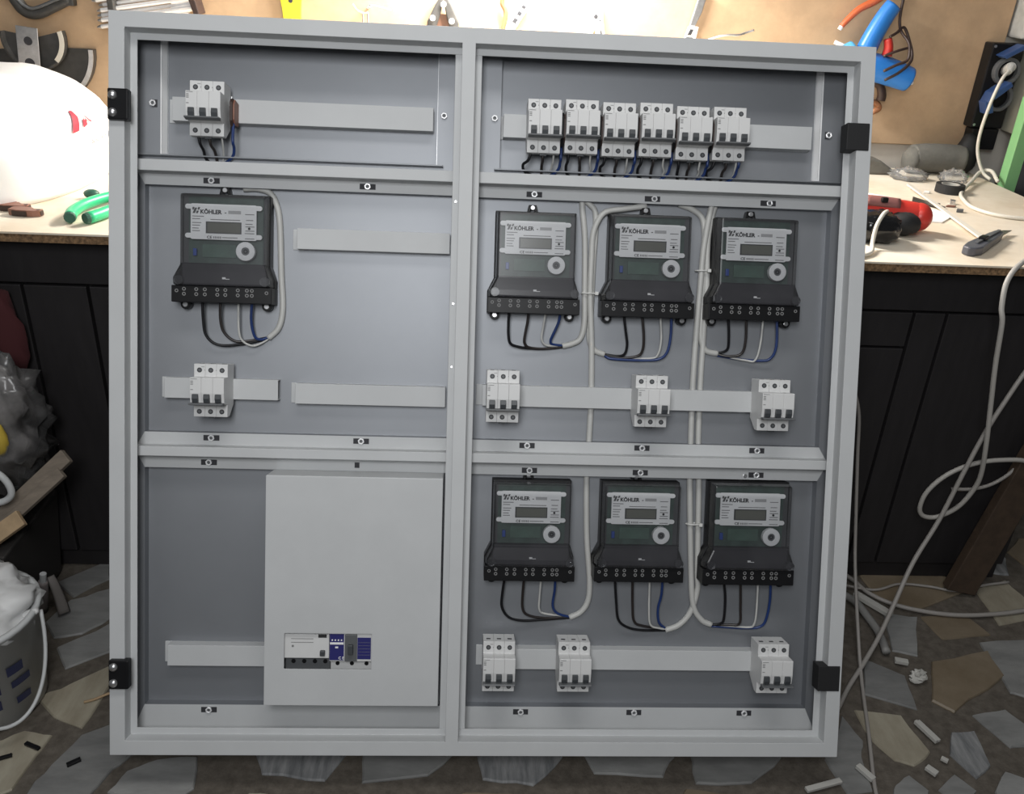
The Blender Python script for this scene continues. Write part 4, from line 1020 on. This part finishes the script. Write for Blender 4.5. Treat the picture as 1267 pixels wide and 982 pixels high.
t.part(MB().tube([(-.935, .150, .365), (-.900, .150, .372), (-.880, .150, .350), (-.878, .150, .322), (-.900, .150, .305), (-.94, .150, .302)], .0065, 8), 'white_loop', M_BUCKET, smooth=True)
t = Thing('storage_box', 'dark open box on the floor under the clear bag', 'box', (-1.0, .25, 0))
b = MB().prism([(-1.25,.0),(-.92,.0),(-.89,.215),(-1.25,.215)], .10, .335, 'y'); t.part(b, 'case', mat('dark_brown_board', (.030,.027,.025), .7), bevel=.004)
for i, (p0, p1, wd, m_, lab) in enumerate((((-1.02, .130, .165), (-.795, .215, .370), .030, M_WOOD, 'greyish plank end leaning out under the bench at left, upper one'), ((-1.02, .110, .150), (-.800, .195, .345), .022, M_WOOD, 'greyish plank end leaning out under the bench at left, lower one'), ((-1.02, .070, .175), (-.862, .138, .280), .032, M_CARD, 'tan cardboard strip lying on the leaning planks at left'))):
    t = Thing('plank' if i < 2 else 'cardboard_strip', lab, 'plank' if i < 2 else 'cardboard', p1)
    A_, B_ = Vector(p0), Vector(p1); d = (B_-A_).normalized(); s_ = d.cross(Vector((0, -.75, .66))).normalized()*wd/2; up = d.cross(s_).normalized()*.006
    b = MB(); b.add([A_-s_-up, A_+s_-up, B_+s_-up, B_-s_-up, A_-s_+up, A_+s_+up, B_+s_+up, B_-s_+up], [(0,3,2,1),(4,5,6,7),(0,1,5,4),(1,2,6,5),(2,3,7,6),(3,0,4,7)])
    t.part(b, 'board', m_, bevel=.0015)
t = Thing('glue_tube', 'small whitish tube standing on the floor with a pale cap', 'tube', (-.905, .205, 0))
t.part(MB().tube([(-.908, .206, .002), (-.896, .203, .045), (-.888, .200, .080)], (.012, .009), 12, 4), 'body', mat('dusty_pink_tube', (.26,.23,.225), .5), smooth=True)
t.part(MB().tube([(-.888, .200, .080), (-.884, .199, .100)], .0065, 10), 'cap', M_BUCKET)
tag(MB().tube([(-.855, .190, .006), (-.866, .205, .035), (-.876, .215, .062), (-.884, .222, .075)], (.012, .008), 8, 4, flat=.4).build('paper_scrap', mat('dusty_scrap', (.17,.155,.145), .7), smooth=True), 'dusty folded scrap leaning behind the small tube on the floor', 'scrap')

t = Thing('white_bucket', 'white plastic bucket with navy print stuffed with a white bag', 'bucket', (-.895, -.035, 0))
c = (-.895, -.035, 0)
t.part(MB().lathe([(.0, .001), (.088, .001), (.094, .004), (.112, .195), (.118, .197), (.118, .206), (.109, .206), (.090, .008), (0, .008)], c, 36), 'pail', M_BUCKET, smooth=True)
def band(a0, a1, z0, z1):
    b = MB(); prof_ = [(.094+.018*(z-.004)/.191+.0012, z) for z in (z0, (z0+z1)/2, z1)]
    return b.lathe(prof_, c, 8, math.radians(a0), math.radians(a1))
navy = mat('navy_bucket_print', (.025,.03,.075), .5)
for k, (a0, a1, z0, z1) in enumerate(((-75,-50,.120,.150), (-72,-46,.085,.110), (-70,-48,.050,.072), (-38,-22,.115,.135), (-36,-16,.085,.100), (-34,-18,.045,.060))):
    t.part(band(a0, a1, z0, z1), 'printed_mark', navy)
hp = []
for k in range(15):
    a = math.radians(-100+k*110/14); s_ = math.sin(math.pi*k/14)
    hp.append((c[0]+(.118+.022*s_)*math.cos(a), c[1]+(.118+.028*s_)*math.sin(a), .192-.145*s_))
t.part(MB().tube(hp, .0034, 8, 3), 'handle', M_BUCKET, smooth=True)
t = Thing('stuffed_bag', 'crumpled white plastic bag bulging from the bucket', 'bag', (-.89, -.03, .15))
t.part(MB().blob((-.890, -.030, .190), (.104, .104, .078), 40, 26, .22, 3.2, 9), 'film', mat('white_bag', (.66,.66,.655), .45, bump=.5, bscale=20), smooth=True)
t.part(MB().tube([(-.80, -.03, .19), (-.782, -.03, .200), (-.775, -.03, .205)], (.010, .004), 8, 3), 'knot', MATS['white_bag'], smooth=True)

# ================================================================== CABLES AND SCRAPS, RIGHT
def lone(name, pts, r_, m, lab, cat='cable'):
    return tag(MB().tube(pts, r_, 8).build(name, m, smooth=True), lab, cat)
lone('hanging_cable', [(1.25, .50, BT+.006), (1.12, .38, BT+.010), (1.00, .292, BT+.012), (.958, .262, .765), (.948, .240, .72), (.952, .230, .691), (.965, .230, .608), (.982, .230, .522), (1.000, .230, .431), (1.017, .240, .359), (1.020, .250, .314), (1.005, .260, .262), (.975, .270, .230), (.944, .270, .231), (.930, .270, .252), (.935, .270, .293), (.964, .270, .333), (1.008, .270, .360), (1.065, .270, .373), (1.15, .280, .363), (1.28, .30, .30), (1.40, .31, .14), (1.48, .30, .012), (1.60, .30, .006)], .0050, mat('shade_pale_cable', (.40,.38,.35), .5), 'pale cable dropping from the bench edge and looping back to the right')  # pale cable colour darkened for the shade it hangs in
lone('hanging_cable', [(1.30, .46, BT+.006), (1.19, .36, BT+.006), (1.150, .292, BT+.004), (1.125, .272, .70), (1.081, .290, .588), (1.034, .270, .499), (1.007, .258, .433), (.983, .246, .352), (.955, .232, .248), (.907, .20, .162), (.862, .15, .095), (.819, .10, .050), (.772, .05, .022), (.727, .003, .006), (.679, -.059, .0055), (.64, -.10, .0055)], .0048, M_GCABLE, 'shade-darkened grey cable running diagonally from upper right to the cabinet foot')
lone('hanging_cable', [(.60, .34, BT+.005), (.61, .290, BT+.004), (.625, .268, .70), (.66, .268, .62), (.71, .275, .55), (.754, .290, .470), (.776, .290, .366), (.786, .250, .238), (.785, .200, .149), (.772, .100, .060), (.758, .02, .012), (.719, -.116, .0045), (.683, -.230, .0045), (.67, -.30, .0045)], .0036, M_GCABLE, 'thin grey cable hanging close along the cabinet right side to the floor')
lone('hanging_cable', [(1.330, .42, BT+.006), (1.325, .30, BT+.004), (1.30, .272, .70), (1.24, .29, .50), (1.165, .318, .388), (1.145, .318, .327), (1.111, .318, .289), (1.07, .318, .272), (1.02, .32, .268)], .0040, M_GCABLE, 'faint grey cable end swinging behind the pale loop')
lone('floor_cable', [(.80, .42, .008), (.860, .343, .007), (.885, .286, .007), (.933, .246, .007), (1.013, .221, .007), (1.104, .217, .007), (1.236, .238, .007), (1.45, .30, .007)], .0050, M_GCABLE, 'grey cable curving across the floor stones to the right edge')
lone('floor_cable', [(.80, .33, .006), (.897, .300, .006), (.970, .322, .006), (1.037, .315, .006), (1.097, .300, .006), (1.173, .322, .006), (1.24, .335, .006)], .0030, M_GCABLE, 'thin grey wire lying along the foot of the bench')
lone('floor_pipe', [(.80, .30, .010), (.836, .258, .010), (.846, .205, .010), (.850, .154, .010), (.842, .095, .010)], .0085, mat('grey_pipe', (.25,.245,.235), .5), 'short grey flexible pipe on the floor beside the cabinet', 'pipe')
def scrap(name, p0, p1, w_, h_, m, lab, cat='scrap', group=None, z=.0015):
    A_, B_ = Vector((*p0, z)), Vector((*p1, z)); d = (B_-A_).normalized(); s_ = d.cross(Vector((0,0,1)))*w_/2; u_ = Vector((0,0,h_))
    b = MB().add([A_-s_, A_+s_, B_+s_, B_-s_, A_-s_+u_, A_+s_+u_, B_+s_+u_, B_-s_+u_], [(0,3,2,1),(4,5,6,7),(0,1,5,4),(1,2,6,5),(2,3,7,6),(3,0,4,7)])
    return tag(b.build(name, m, bevel=.0008), lab, cat, group)
M_DUCT = mat('pale_duct_plastic', (.46,.45,.42), .5)
scrap('duct_scrap', (.851, .286), (.905, .214), .016, .010, M_DUCT, 'pale trunking offcut lying under the bench edge by the pipe', group='trunking scraps on the floor')
scrap('duct_scrap', (.853, .078), (.878, .071), .012, .008, M_DUCT, 'small pale trunking offcut at the end of the grey pipe', group='trunking scraps on the floor')
scrap('duct_scrap', (.822, -.083), (.841, -.131), .007, .008, M_DUCT, 'narrow pale trunking stick across the beige stone', group='trunking scraps on the floor')
scrap('duct_scrap', (.829, -.081), (.848, -.128), .005, .006, M_DUCT, 'second narrow stick touching the one across the beige stone', group='trunking scraps on the floor')
scrap('duct_scrap', (.670, -.184), (.687, -.214), .011, .008, M_DUCT, 'pale trunking offcut on the grey stone right of the cabinet corner', group='trunking scraps on the floor')
scrap('duct_scrap', (.560, -.234), (.628, -.215), .010, .006, M_DUCT, 'long pale trunking sliver in front of the cabinet right corner', group='trunking scraps on the floor')
scrap('duct_scrap', (.795, -.186), (.807, -.202), .012, .007, M_DUCT, 'little crumpled pale scrap between the stones at lower right', group='trunking scraps on the floor')
scrap('duct_scrap', (.832, -.166), (.841, -.174), .008, .006, M_DUCT, 'tiny pale scrap right of the beige stone', group='trunking scraps on the floor')
scrap('duct_scrap', (1.205, .195), (1.245, .215), .016, .010, M_DUCT, 'pale offcut on the floor at the right picture edge', group='trunking scraps on the floor')
tag(MB().blob((.878, .028, .010), (.016, .014, .010), 14, 9, .7, 6, 5, flatz=.0008).build('paper_ball', M_DUCT), 'small crumpled white paper ball on the floor', 'paper ball')
scrap('black_stub', (-.786, -.140), (-.758, -.152), .007, .005, M_BLACK, 'short black stub on the pinkish stone at left', 'stub', 'black stubs on the floor')
scrap('black_stub', (-.698, -.186), (-.680, -.173), .008, .005, M_BLACK, 'short black stub on the large grey stone at left', 'stub', 'black stubs on the floor')
scrap('black_stub', (-.822, -.176), (-.797, -.165), .006, .005, M_BLACK, 'short black stub at the lower left picture edge', 'stub', 'black stubs on the floor')
lone('wood_splinter', [(-.724, -.047, .004), (-.706, -.039, .004), (-.684, -.024, .004), (-.65, -.01, .004)], .0026, M_CARD, 'thin wooden splinter on the beige stone at left', 'splinter')
t = Thing('brown_board', 'brown wooden board leaning under the bench at the right edge', 'board', (1.14, .30, .15))
b = MB(); A_, B_ = Vector((1.100, .300, .01)), Vector((1.205, .325, .44)); s_ = Vector((.035, 0, -.008)); u_ = Vector((0, .012, 0))
b.add([A_-s_-u_, A_+s_-u_, A_+s_+u_, A_-s_+u_, B_-s_-u_, B_+s_-u_, B_+s_+u_, B_-s_+u_], [(0,3,2,1),(4,5,6,7),(0,1,5,4),(1,2,6,5),(2,3,7,6),(3,0,4,7)])
t.part(b, 'plank', mat('dim_brown_wood', (.055,.035,.022), .7, var=.2), bevel=.002)
